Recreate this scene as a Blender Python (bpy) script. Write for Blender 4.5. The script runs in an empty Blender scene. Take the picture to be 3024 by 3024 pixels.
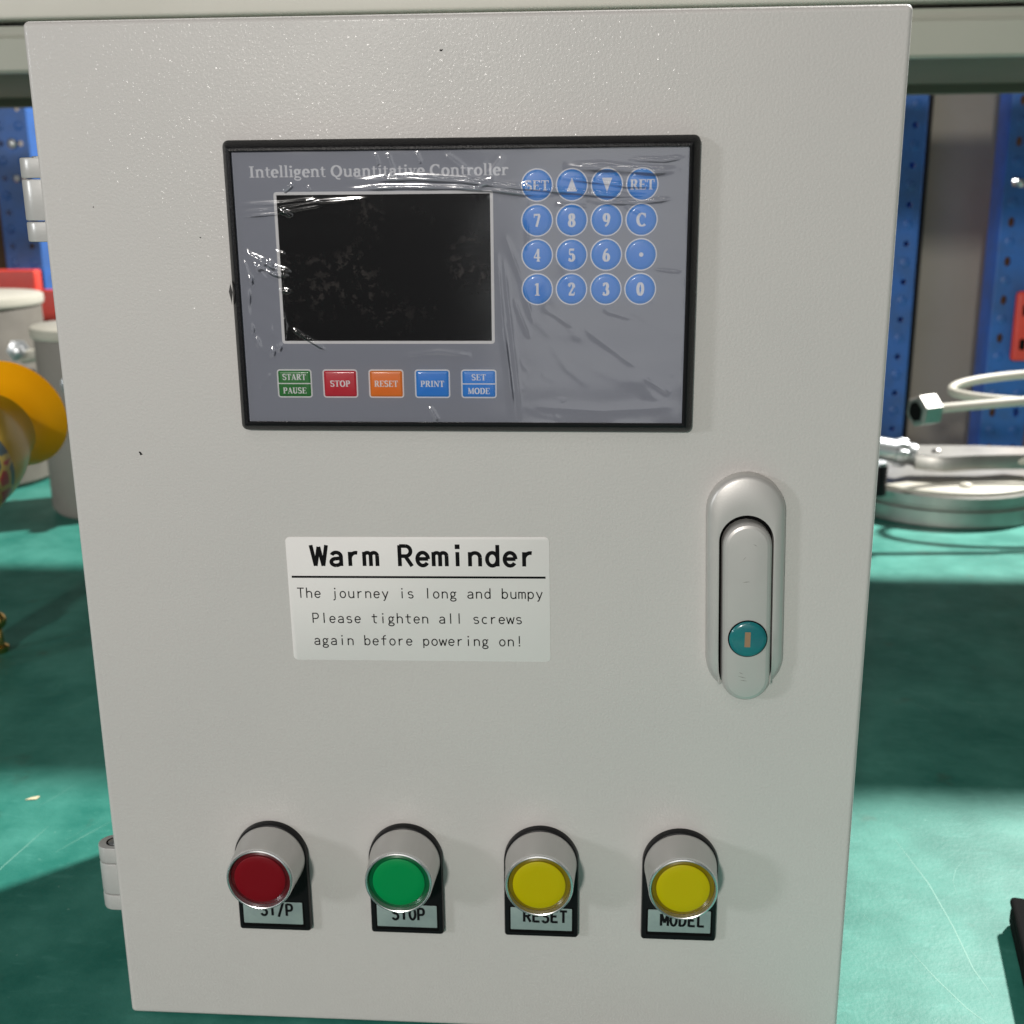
import bpy, math, random
import numpy as np
from mathutils import Matrix, Vector

sc = bpy.context.scene
COL = sc.collection
rad = math.radians

# ------------------------------------------------------------------ camera
cam_d = bpy.data.cameras.new('camera')
cam = bpy.data.objects.new('camera', cam_d); COL.objects.link(cam); sc.camera = cam
_yaw, _pitch, _roll = .072765, .26947, -.009459
_f = Vector((-math.sin(_yaw)*math.cos(_pitch), math.cos(_yaw)*math.cos(_pitch), -math.sin(_pitch)))
_r = Vector((math.cos(_yaw), math.sin(_yaw), 0)); _u = _r.cross(_f)
_r2 = _r*math.cos(_roll)+_u*math.sin(_roll); _u2 = -_r*math.sin(_roll)+_u*math.cos(_roll)
cam.matrix_world = Matrix(((_r2.x, _u2.x, -_f.x, .04809), (_r2.y, _u2.y, -_f.y, -.42316),
                           (_r2.z, _u2.z, -_f.z, .34420), (0, 0, 0, 1)))
cam_d.sensor_width = 36; cam_d.lens = 3496/3024*36
cam_d.clip_start = .01; cam_d.clip_end = 50
cam_d.dof.use_dof = True; cam_d.dof.focus_distance = .44; cam_d.dof.aperture_fstop = 17

# ------------------------------------------------------------------ light
w = bpy.data.worlds.new('World'); sc.world = w; w.use_nodes = True
w.node_tree.nodes['Background'].inputs[0].default_value = (.95, .97, 1, 1)
w.node_tree.nodes['Background'].inputs[1].default_value = .035
def lamp(name, loc, target, power, size, color, size_y=None):
    d = bpy.data.lights.new(name, 'AREA'); d.energy = power; d.color = color
    d.shape = 'RECTANGLE' if size_y else 'DISK'; d.size = size
    if size_y: d.size_y = size_y
    o = bpy.data.objects.new(name, d); COL.objects.link(o); o.location = loc
    o.rotation_euler = (Vector(target)-Vector(loc)).to_track_quat('-Z', 'Y').to_euler()
    return o
lamp('hall_lamp_behind_bench', (1.68, 1.87, 2.4), (0, .3, 0), 300, .17, (1, .985, .95))
lamp('hall_lamp_in_front', (-.8, -4.0, 1.56), (0, 0, .2), 93, .30, (1, .95, .90))
lamp('hall_window_left', (-2.8, -2.0, .95), (0, 0, .1), 24, .45, (.93, .97, 1))
lamp('added_film_veil_lamp', (.45, -5.0, .35), (.45, 0, .35), 9, 1.6, (.97, .99, 1), 2.0)  # unseen soft panel added behind the camera to veil the film
for tx_, ty_, tz_, tw_ in ((-1.3, -1.5, 2.6, 1.8), (.25, -2.3, 2.7, 3.0), (-.6, -3.3, 2.7, 3.2), (.3, -4.2, 2.7, 4.0), (-2.2, -2.6, 2.6, 2.6)):
    lamp('added_glint_tube', (tx_, ty_, tz_), (tx_*.4, 0, .2), tw_, 1.2, (1, .98, .94), .05)  # added tubes, placed to glint on the film's creases
sc.view_settings.view_transform = 'Standard'; sc.view_settings.look = 'None'
sc.view_settings.exposure = 0; sc.view_settings.gamma = 1
sc.view_settings.use_curve_mapping = False
sc.cycles.max_bounces = 8; sc.cycles.transparent_max_bounces = 12
sc.cycles.use_denoising = True
sc.cycles.sample_clamp_indirect = 6

# ------------------------------------------------------------------ materials
def mat(name, col, rough=.5, metal=0, spec=.5, coat=0, bump=None, mottle=None, rvar=0, trans=0, ior=1.45, sss=0):
    """bump=(scale, strength, distance, detail); mottle=(scale, second colour, amount)"""
    m = bpy.data.materials.new(name); m.use_nodes = True
    nt = m.node_tree; b = nt.nodes['Principled BSDF']; L = nt.links
    b.inputs['Base Color'].default_value = (*col, 1); b.inputs['Roughness'].default_value = rough
    b.inputs['Metallic'].default_value = metal; b.inputs['Specular IOR Level'].default_value = spec
    b.inputs['Coat Weight'].default_value = coat; b.inputs['Coat Roughness'].default_value = .08
    b.inputs['Transmission Weight'].default_value = trans; b.inputs['IOR'].default_value = ior
    if sss: b.inputs['Subsurface Weight'].default_value = sss; b.inputs['Subsurface Scale'].default_value = .002
    tc = nt.nodes.new('ShaderNodeTexCoord')
    if bump:
        n = nt.nodes.new('ShaderNodeTexNoise'); n.inputs['Scale'].default_value = bump[0]
        n.inputs['Detail'].default_value = bump[3]; n.inputs['Roughness'].default_value = .55
        L.new(tc.outputs['Object'], n.inputs['Vector'])
        bp = nt.nodes.new('ShaderNodeBump'); bp.inputs['Strength'].default_value = bump[1]
        bp.inputs['Distance'].default_value = bump[2]
        L.new(n.outputs['Fac'], bp.inputs['Height']); L.new(bp.outputs['Normal'], b.inputs['Normal'])
        if coat: L.new(bp.outputs['Normal'], b.inputs['Coat Normal'])
    if mottle:
        n = nt.nodes.new('ShaderNodeTexNoise'); n.inputs['Scale'].default_value = mottle[0]
        n.inputs['Detail'].default_value = 6; n.inputs['Roughness'].default_value = .62
        L.new(tc.outputs['Object'], n.inputs['Vector'])
        rp = nt.nodes.new('ShaderNodeValToRGB'); rp.color_ramp.elements[0].position = .38; rp.color_ramp.elements[1].position = .68
        L.new(n.outputs['Fac'], rp.inputs['Fac'])
        mu = nt.nodes.new('ShaderNodeMath'); mu.operation = 'MULTIPLY'; mu.inputs[1].default_value = mottle[2]
        L.new(rp.outputs['Color'], mu.inputs[0])
        mx = nt.nodes.new('ShaderNodeMix'); mx.data_type = 'RGBA'
        mx.inputs['A'].default_value = (*col, 1); mx.inputs['B'].default_value = (*mottle[1], 1)
        L.new(mu.outputs[0], mx.inputs['Factor']); L.new(mx.outputs['Result'], b.inputs['Base Color'])
        if rvar:
            mr = nt.nodes.new('ShaderNodeMapRange'); mr.inputs['To Min'].default_value = rough-rvar; mr.inputs['To Max'].default_value = rough+rvar
            L.new(n.outputs['Fac'], mr.inputs['Value']); L.new(mr.outputs['Result'], b.inputs['Roughness'])
    return m

M = {}
M['paint'] = mat('grey_powder_coat', (.575, .555, .53), .42, spec=.38, coat=.12, bump=(1000, .27, .0005, 1.5), mottle=(9, (.535, .52, .50), .6), rvar=.08)
M['paint'].node_tree.nodes['Principled BSDF'].inputs['Coat Roughness'].default_value = .10
_nt = M['paint'].node_tree; _n = _nt.nodes.new('ShaderNodeTexNoise'); _n.inputs['Scale'].default_value = 760; _n.inputs['Detail'].default_value = 1.0
_tc = _nt.nodes.new('ShaderNodeTexCoord'); _nt.links.new(_tc.outputs['Object'], _n.inputs['Vector'])
_mr = _nt.nodes.new('ShaderNodeMapRange'); _mr.inputs['From Min'].default_value = .54; _mr.inputs['From Max'].default_value = .80; _nt.links.new(_n.outputs['Fac'], _mr.inputs['Value'])
_bp = _nt.nodes.new('ShaderNodeBump'); _bp.inputs['Strength'].default_value = .24; _bp.inputs['Distance'].default_value = .0005
_nt.links.new(_mr.outputs['Result'], _bp.inputs['Height']); _nt.links.new(_bp.outputs['Normal'], _nt.nodes['Principled BSDF'].inputs['Coat Normal'])
M['bezel'] = mat('black_moulded_plastic', (.007, .007, .008), .36, spec=.22, bump=(1500, .35, .0004, 2))
M['black'] = mat('black_plastic', (.007, .007, .008), .34, spec=.25, bump=(900, .12, .0003, 2))
M['gap'] = mat('dark_gap', (.004, .004, .004), .9, spec=.1)
M['face'] = mat('slate_membrane', (.255, .275, .325), .45, spec=.35, bump=(1800, .08, .0002, 2))
M['white_ink'] = mat('white_ink', (.74, .75, .76), .5)
M['title_ink'] = mat('pale_ink', (.68, .70, .74), .5)
M['ink'] = mat('black_ink', (.004, .004, .0045), .6, spec=.12)
M['label_ink'] = mat('label_ink', (.005, .005, .006), .6, spec=.12)
M['blue_key'] = mat('blue_key', (.03, .25, .70), .35, spec=.4, coat=.25)
M['green_key'] = mat('green_key', (.026, .21, .04), .35, coat=.25)
M['red_key'] = mat('red_key', (.55, .02, .04), .35, coat=.25)
M['orange_key'] = mat('orange_key', (.78, .21, .016), .35, coat=.25)
M['sticker'] = mat('paper_label', (.80, .775, .75), .5, spec=.25, bump=(60, .05, .001, 2), mottle=(14, (.75, .73, .71), .6))
M['cast'] = mat('satin_cast_zinc', (.57, .555, .53), .40, metal=.42, bump=(1400, .08, .0002, 2), mottle=(40, (.52, .50, .48), .5))
M['collar'] = mat('satin_aluminium', (.60, .59, .58), .34, metal=.9, bump=(1600, .06, .0002, 2))
M['ring'] = mat('bright_aluminium_rim', (.78, .78, .78), .26, metal=.9)
M['hinge'] = mat('grey_hinge_casting', (.55, .545, .525), .33, metal=.25, bump=(700, .12, .0003, 2))
M['red_lens'] = mat('red_lens', (.18, .003, .008), .42, spec=.2, sss=.1)
M['green_lens'] = mat('green_lens', (.0, .25, .065), .42, spec=.2, sss=.1)
M['yellow_lens'] = mat('yellow_lens', (.47, .40, .0), .42, spec=.2, sss=.1)
M['red_rim'] = mat('red_lens_skirt', (.09, .003, .006), .25)
M['green_rim'] = mat('green_lens_skirt', (.0, .10, .03), .25)
M['yellow_rim'] = mat('yellow_lens_skirt', (.19, .14, .0), .25)
M['insert'] = mat('pale_green_insert', (.28, .355, .335), .35, spec=.4, mottle=(120, (.21, .27, .27), .6))
M['teal_lock'] = mat('teal_lock_face', (.012, .15, .17), .25, coat=.4, mottle=(160, (.015, .22, .2), .6))
M['brass_slot'] = mat('worn_brass_slot', (.36, .22, .13), .45, metal=.3)
M['cream'] = mat('cream_enamel', (.66, .63, .56), .45, bump=(200, .08, .0005, 3), mottle=(12, (.60, .57, .50), .6))
M['tray'] = mat('shaded_olive_enamel', (.15, .145, .11), .7, mottle=(16, (.13, .125, .095), .6))  # the shelf's olive, darkened so the colour carries the underside's shade
M['olive'] = mat('olive_grey_enamel', (.39, .39, .33), .45, bump=(220, .10, .0005, 3), mottle=(16, (.36, .37, .31), .6))
M['board_edge'] = mat('timber_core', (.30, .22, .15), .7)
M['rack_blue'] = mat('blue_rack_enamel', (.026, .115, .39), .45, bump=(120, .15, .001, 3), mottle=(26, (.035, .085, .22), .8))
M['rack_red'] = mat('red_rack_enamel', (.66, .055, .035), .42, bump=(120, .12, .001, 3), mottle=(30, (.55, .05, .04), .6))
M['wall'] = mat('beige_wall', (.50, .45, .41), .8, mottle=(3, (.36, .31, .28), .8))
M['floor'] = mat('concrete', (.25, .25, .24), .7, mottle=(4, (.18, .18, .17), .8))
M['panel'] = mat('taupe_sheet', (.27, .255, .21), .6, mottle=(7, (.235, .21, .165), .8))
M['card'] = mat('brown_cardboard', (.12, .065, .032), .85, mottle=(9, (.07, .04, .022), .9))
M['steel'] = mat('machined_steel', (.40, .395, .37), .40, metal=.9, bump=(60, .10, .001, 4), mottle=(25, (.30, .29, .27), .8))
M['bright'] = mat('bright_zinc', (.56, .58, .59), .36, metal=.85, bump=(90, .2, .001, 3), mottle=(60, (.55, .58, .60), .7))
M['duct'] = mat('grey_primer', (.215, .198, .178), .55, mottle=(18, (.185, .17, .15), .7), rvar=.1)
M['duct_big'] = mat('scuffed_grey_primer', (.14, .128, .108), .65, bump=(80, .2, .001, 4), mottle=(22, (.10, .09, .075), .9))
M['lid'] = mat('cream_lid', (.46, .44, .375), .5, mottle=(20, (.38, .36, .30), .7))
M['orange'] = mat('orange_plastic', (.98, .43, .002), .4, spec=.25, mottle=(14, (.93, .37, .002), .6))
M['mustard'] = mat('mustard_plastic', (.46, .27, .008), .35, spec=.4, coat=.2, mottle=(14, (.36, .24, .01), .6))
M['brass'] = mat('polished_brass', (.55, .37, .12), .16, metal=1)
M['scrap'] = mat('cream_paper', (.75, .63, .42), .7)
M['mat_under'] = mat('worktop_board', (.20, .16, .11), .6)

# worn green bench mat
m = bpy.data.materials.new('worn_green_mat'); m.use_nodes = True; nt = m.node_tree; b = nt.nodes['Principled BSDF']; L = nt.links
tc = nt.nodes.new('ShaderNodeTexCoord')
def nz(scale, detail=6, rough=.6, vec=None):
    n = nt.nodes.new('ShaderNodeTexNoise'); n.inputs['Scale'].default_value = scale; n.inputs['Detail'].default_value = detail
    n.inputs['Roughness'].default_value = rough; L.new(vec or tc.outputs['Object'], n.inputs['Vector']); return n
def ramp(src, p0, p1):
    r = nt.nodes.new('ShaderNodeMapRange'); r.inputs['From Min'].default_value = p0; r.inputs['From Max'].default_value = p1
    L.new(src, r.inputs['Value']); return r.outputs['Result']
def mixc(fac, a, bb, scale=1.0):
    x = nt.nodes.new('ShaderNodeMix'); x.data_type = 'RGBA'
    mu = nt.nodes.new('ShaderNodeMath'); mu.operation = 'MULTIPLY'; mu.inputs[1].default_value = scale; mu.use_clamp = True
    L.new(fac, mu.inputs[0]); L.new(mu.outputs[0], x.inputs['Factor'])
    for k, v in (('A', a), ('B', bb)):
        if isinstance(v, tuple): x.inputs[k].default_value = (*v, 1)
        else: L.new(v, x.inputs[k])
    return x.outputs['Result']
mp = nt.nodes.new('ShaderNodeMapping'); mp.inputs['Scale'].default_value = (1, 3.2, 1); mp.inputs['Rotation'].default_value = (0, 0, .35)
L.new(tc.outputs['Object'], mp.inputs['Vector'])
c = mixc(ramp(nz(16, 8, .65).outputs['Fac'], .38, .66), (.016, .15, .115), (.055, .245, .195), 1.0)
c = mixc(ramp(nz(45, 8, .7, mp.outputs['Vector']).outputs['Fac'], .56, .74), c, (.075, .285, .235), .65)
c = mixc(ramp(nz(160, 4, .6).outputs['Fac'], .68, .76), c, (.17, .36, .30), .45)
c = mixc(ramp(nz(28, 3, .5).outputs['Fac'], .66, .74), c, (.05, .085, .06), .5)
L.new(c, b.inputs['Base Color']); b.inputs['Specular IOR Level'].default_value = .3
rr_ = nt.nodes.new('ShaderNodeMapRange'); rr_.inputs['To Min'].default_value = .42; rr_.inputs['To Max'].default_value = .66
L.new(nz(22, 6).outputs['Fac'], rr_.inputs['Value']); L.new(rr_.outputs['Result'], b.inputs['Roughness'])
bp = nt.nodes.new('ShaderNodeBump'); bp.inputs['Strength'].default_value = .25; bp.inputs['Distance'].default_value = .0006
L.new(nz(420, 3).outputs['Fac'], bp.inputs['Height']); L.new(bp.outputs['Normal'], b.inputs['Normal'])
M['mat'] = m
M['scratch'] = mat('scuffed_mat', (.16, .34, .28), .6)

# screen: dark glass with dried adhesive blotches
m = bpy.data.materials.new('dark_screen_glass'); m.use_nodes = True; nt = m.node_tree; b = nt.nodes['Principled BSDF']; L = nt.links
tc = nt.nodes.new('ShaderNodeTexCoord')
blot = ramp(nz(300, 6, .68).outputs['Fac'], .53, .60)
zone = ramp(nz(38, 2, .5).outputs['Fac'], .49, .62)
mu = nt.nodes.new('ShaderNodeMath'); mu.operation = 'MULTIPLY'; L.new(blot, mu.inputs[0]); L.new(zone, mu.inputs[1])
c = mixc(mu.outputs[0], (.0045, .0045, .0052), (.052, .047, .044), .8)
L.new(c, b.inputs['Base Color']); b.inputs['Roughness'].default_value = .16; b.inputs['Specular IOR Level'].default_value = .25
M['screen'] = m

# clear wrinkled film
m = bpy.data.materials.new('clear_film'); m.use_nodes = True; nt = m.node_tree; nt.nodes.clear(); L = nt.links
out = nt.nodes.new('ShaderNodeOutputMaterial'); mxs = nt.nodes.new('ShaderNodeMixShader')
tr = nt.nodes.new('ShaderNodeBsdfTransparent'); tr.inputs[0].default_value = (.97, .97, .975, 1)
gl = nt.nodes.new('ShaderNodeBsdfGlossy'); gl.inputs['Roughness'].default_value = .11
fr = nt.nodes.new('ShaderNodeFresnel'); fr.inputs['IOR'].default_value = 1.8
hz_ = nt.nodes.new('ShaderNodeBsdfDiffuse'); hz_.inputs[0].default_value = (.8, .8, .8, 1)
mh = nt.nodes.new('ShaderNodeMixShader'); 
tc = nt.nodes.new('ShaderNodeTexCoord'); mpf = nt.nodes.new('ShaderNodeMapping'); mpf.inputs['Rotation'].default_value = (0, .75, 0); mpf.inputs['Scale'].default_value = (1, 1, 4.5)
L.new(tc.outputs['Object'], mpf.inputs['Vector'])
sx_ = nt.nodes.new('ShaderNodeSeparateXYZ'); L.new(tc.outputs['Object'], sx_.inputs[0])
veil = ramp(sx_.outputs['X'], .008, .022)                         # hall reflection on the right part, painted in as pale haze
streak = ramp(nz(26, 5, .6, mpf.outputs['Vector']).outputs['Fac'], .40, .72)
ma = nt.nodes.new('ShaderNodeMath'); ma.operation = 'MULTIPLY_ADD'; ma.inputs[1].default_value = .02; ma.inputs[2].default_value = .006; L.new(veil, ma.inputs[0])
mm_ = nt.nodes.new('ShaderNodeMath'); mm_.operation = 'MULTIPLY_ADD'; mm_.inputs[1].default_value = .03; ml_ = nt.nodes.new('ShaderNodeMath'); ml_.operation = 'MULTIPLY'; L.new(streak, ml_.inputs[0]); L.new(veil, ml_.inputs[1]); L.new(ml_.outputs[0], mm_.inputs[0]); L.new(ma.outputs[0], mm_.inputs[2])
L.new(mm_.outputs[0], mh.inputs[0]); L.new(tr.outputs[0], mh.inputs[1]); L.new(hz_.outputs[0], mh.inputs[2])
L.new(fr.outputs[0], mxs.inputs[0]); L.new(mh.outputs[0], mxs.inputs[1]); L.new(gl.outputs[0], mxs.inputs[2]); L.new(mxs.outputs[0], out.inputs[0])
M['film'] = m

# patterned print for the yellow bottle body
m = bpy.data.materials.new('patterned_print'); m.use_nodes = True; nt = m.node_tree; b = nt.nodes['Principled BSDF']; L = nt.links
tc = nt.nodes.new('ShaderNodeTexCoord')
v = nt.nodes.new('ShaderNodeTexVoronoi'); v.feature = 'DISTANCE_TO_EDGE'; v.inputs['Scale'].default_value = 58; L.new(tc.outputs['Object'], v.inputs['Vector'])
v2 = nt.nodes.new('ShaderNodeTexVoronoi'); v2.inputs['Scale'].default_value = 58; L.new(tc.outputs['Object'], v2.inputs['Vector'])
sp = nt.nodes.new('ShaderNodeSeparateColor'); L.new(v2.outputs['Color'], sp.inputs[0])
cell = mixc(ramp(sp.outputs[0], .74, .76), (.010, .045, .060), (.28, .015, .022))
c = mixc(ramp(v.outputs['Distance'], .05, .10), (.34, .25, .05), cell)
L.new(c, b.inputs['Base Color']); b.inputs['Roughness'].default_value = .35
M['print'] = m

# ------------------------------------------------------------------ mesh building
def tag(o, label=None, cat=None, group=None, kind=None):
    for k, vv in (('label', label), ('category', cat), ('group', group), ('kind', kind)):
        if vv: o[k] = vv
    return o
def empty(name, loc=(0, 0, 0), rot=(0, 0, 0)):
    o = bpy.data.objects.new(name, None); o.empty_display_size = .02; COL.objects.link(o); o.location = loc; o.rotation_euler = rot
    return o
class MB:
    """mm in, metres out.  door(): (x, z, depth towards the viewer) -> world axes"""
    def __init__(s): s.v = []; s.f = []; s.m = []
    def add(s, vs, fs, mi=0):
        k = len(s.v); s.v += vs
        for f in fs: s.f.append(tuple(i+k for i in f)); s.m.append(mi)
    def sweep(s, outline, prof, cap0=False, cap1=True, mi=0, mats=None):
        """prof: list of (inset, depth); outline(inset) -> CCW list of (x, z)"""
        vs = []; fs = []
        for ins, d in prof:
            lp = outline(ins); n = len(lp)
            vs += [(x, -d, z) for x, z in lp]
        k = len(s.v); s.v += vs
        for i in range(len(prof)-1):
            for j in range(n):
                a = i*n+j; bq = i*n+(j+1) % n
                s.f.append((k+a, k+bq, k+bq+n, k+a+n)); s.m.append(mats[i] if mats else mi)
        if cap1: s.f.append(tuple(k+(len(prof)-1)*n+j for j in range(n))); s.m.append(mats[-1] if mats else mi)
        if cap0: s.f.append(tuple(k+n-1-j for j in range(n))); s.m.append(mats[0] if mats else mi)
    def lathe(s, prof, n=48, mi=0, mats=None, mtx=None, cap0=True, cap1=True):
        """prof: (r, h) along +z; mtx optional"""
        k = len(s.v); mtx = mtx or Matrix()
        for r, h in prof:
            for j in range(n):
                a = 2*math.pi*j/n; s.v.append(tuple(mtx @ Vector((r*math.cos(a), r*math.sin(a), h))))
        for i in range(len(prof)-1):
            for j in range(n):
                a = i*n+j; bq = i*n+(j+1) % n
                s.f.append((k+a, k+bq, k+bq+n, k+a+n)); s.m.append(mats[i] if mats else mi)
        if cap1: s.f.append(tuple(k+(len(prof)-1)*n+j for j in range(n))); s.m.append(mats[-1] if mats else mi)
        if cap0: s.f.append(tuple(k+n-1-j for j in range(n))); s.m.append(mats[0] if mats else mi)
    def tube(s, pts, r, n=16, mi=0, cap=True):
        P = [Vector(p) for p in pts]; k = len(s.v); up = None
        for i, p in enumerate(P):
            t = (P[min(i+1, len(P)-1)]-P[max(i-1, 0)]).normalized()
            if up is None: up = t.orthogonal().normalized()
            up = (up - t*up.dot(t)).normalized(); sd = t.cross(up)
            for j in range(n):
                a = 2*math.pi*j/n; s.v.append(tuple(p+up*r*math.cos(a)+sd*r*math.sin(a)))
        for i in range(len(P)-1):
            for j in range(n):
                a = i*n+j; bq = i*n+(j+1) % n; s.f.append((k+a, k+bq, k+bq+n, k+a+n)); s.m.append(mi)
        if cap:
            s.f.append(tuple(k+n-1-j for j in range(n))); s.m.append(mi)
            s.f.append(tuple(k+(len(P)-1)*n+j for j in range(n))); s.m.append(mi)
    def box(s, x0, x1, y0, y1, z0, z1, bev=0, mi=0):
        """box with a rounded rim on all edges (sweep along y)"""
        if bev <= 0:
            s.sweep(rrect(x0, x1, z0, z1, .0, 1), [(0, -y1), (0, -y0)], True, True, mi); return
        p = [(bev*(1-math.sin(a)), -y1+bev*(1-math.cos(a))) for a in (0, .4, .8, 1.2, math.pi/2)]
        q = [(bev*(1-math.cos(a)), -y0-bev*(1-math.sin(a))) for a in (0, .4, .8, 1.2, math.pi/2)]
        s.sweep(rrect(x0, x1, z0, z1, bev, 3), p+q, True, True, mi)
    def build(s, name, mats, parent=None, mtx=None, smooth=38, loc=None, rot=None):
        me = bpy.data.meshes.new(name)
        vs = np.array(s.v, float)/1000
        me.from_pydata(vs.tolist(), [], s.f)
        mats = mats if isinstance(mats, (list, tuple)) else [mats]
        for mm in mats: me.materials.append(M[mm] if isinstance(mm, str) else mm)
        me.polygons.foreach_set('material_index', s.m)
        if smooth:
            me.polygons.foreach_set('use_smooth', [True]*len(me.polygons)); me.set_sharp_from_angle(angle=rad(smooth))
        me.update()
        o = bpy.data.objects.new(name, me); COL.objects.link(o)
        if parent: o.parent = parent
        if loc: o.location = loc
        if rot: o.rotation_euler = rot
        return o
def rrect(x0, x1, z0, z1, r, seg=5):
    def f(i):
        a0, a1, b0, b1 = x0+i, x1-i, z0+i, z1-i; q = max(r-i, .02 if r else 0); pts = []
        if r == 0: return [(a0, b0), (a1, b0), (a1, b1), (a0, b1)]
        for cx, cz, st in ((a1-q, b0+q, -90), (a1-q, b1-q, 0), (a0+q, b1-q, 90), (a0+q, b0+q, 180)):
            for k in range(seg+1):
                t = rad(st+90*k/seg); pts.append((cx+q*math.cos(t), cz+q*math.sin(t)))
        return pts
    return f
def circ(cx, cz, r, n=48):
    return lambda i: [(cx+(r-i)*math.cos(2*math.pi*k/n), cz+(r-i)*math.sin(2*math.pi*k/n)) for k in range(n)]
def poly(pts):
    """generic outline with mitred inset (CCW)"""
    P = [Vector(p) for p in pts]; n = len(P); off = []
    for k in range(n):
        a = (P[k]-P[k-1]).normalized(); b2 = (P[(k+1) % n]-P[k]).normalized()
        n1 = Vector((-a.y, a.x)); n2 = Vector((-b2.y, b2.x)); q = (n1+n2)
        off.append(q/max(.3, 1+n1.dot(n2)))
    return lambda i: [(p.x+o.x*i, p.y+o.y*i) for p, o in zip(P, off)]
def stadium(cx, w_, ztop, zbot, seg=14):
    r = w_/2; pts = []
    for k in range(seg+1):
        t = rad(180+180*k/seg); pts.append((cx+r*math.cos(t), zbot+r+r*math.sin(t)))
    for k in range(seg+1):
        t = rad(180*k/seg); pts.append((cx+r*math.cos(t), ztop-r+r*math.sin(t)))
    return poly(pts)

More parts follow.
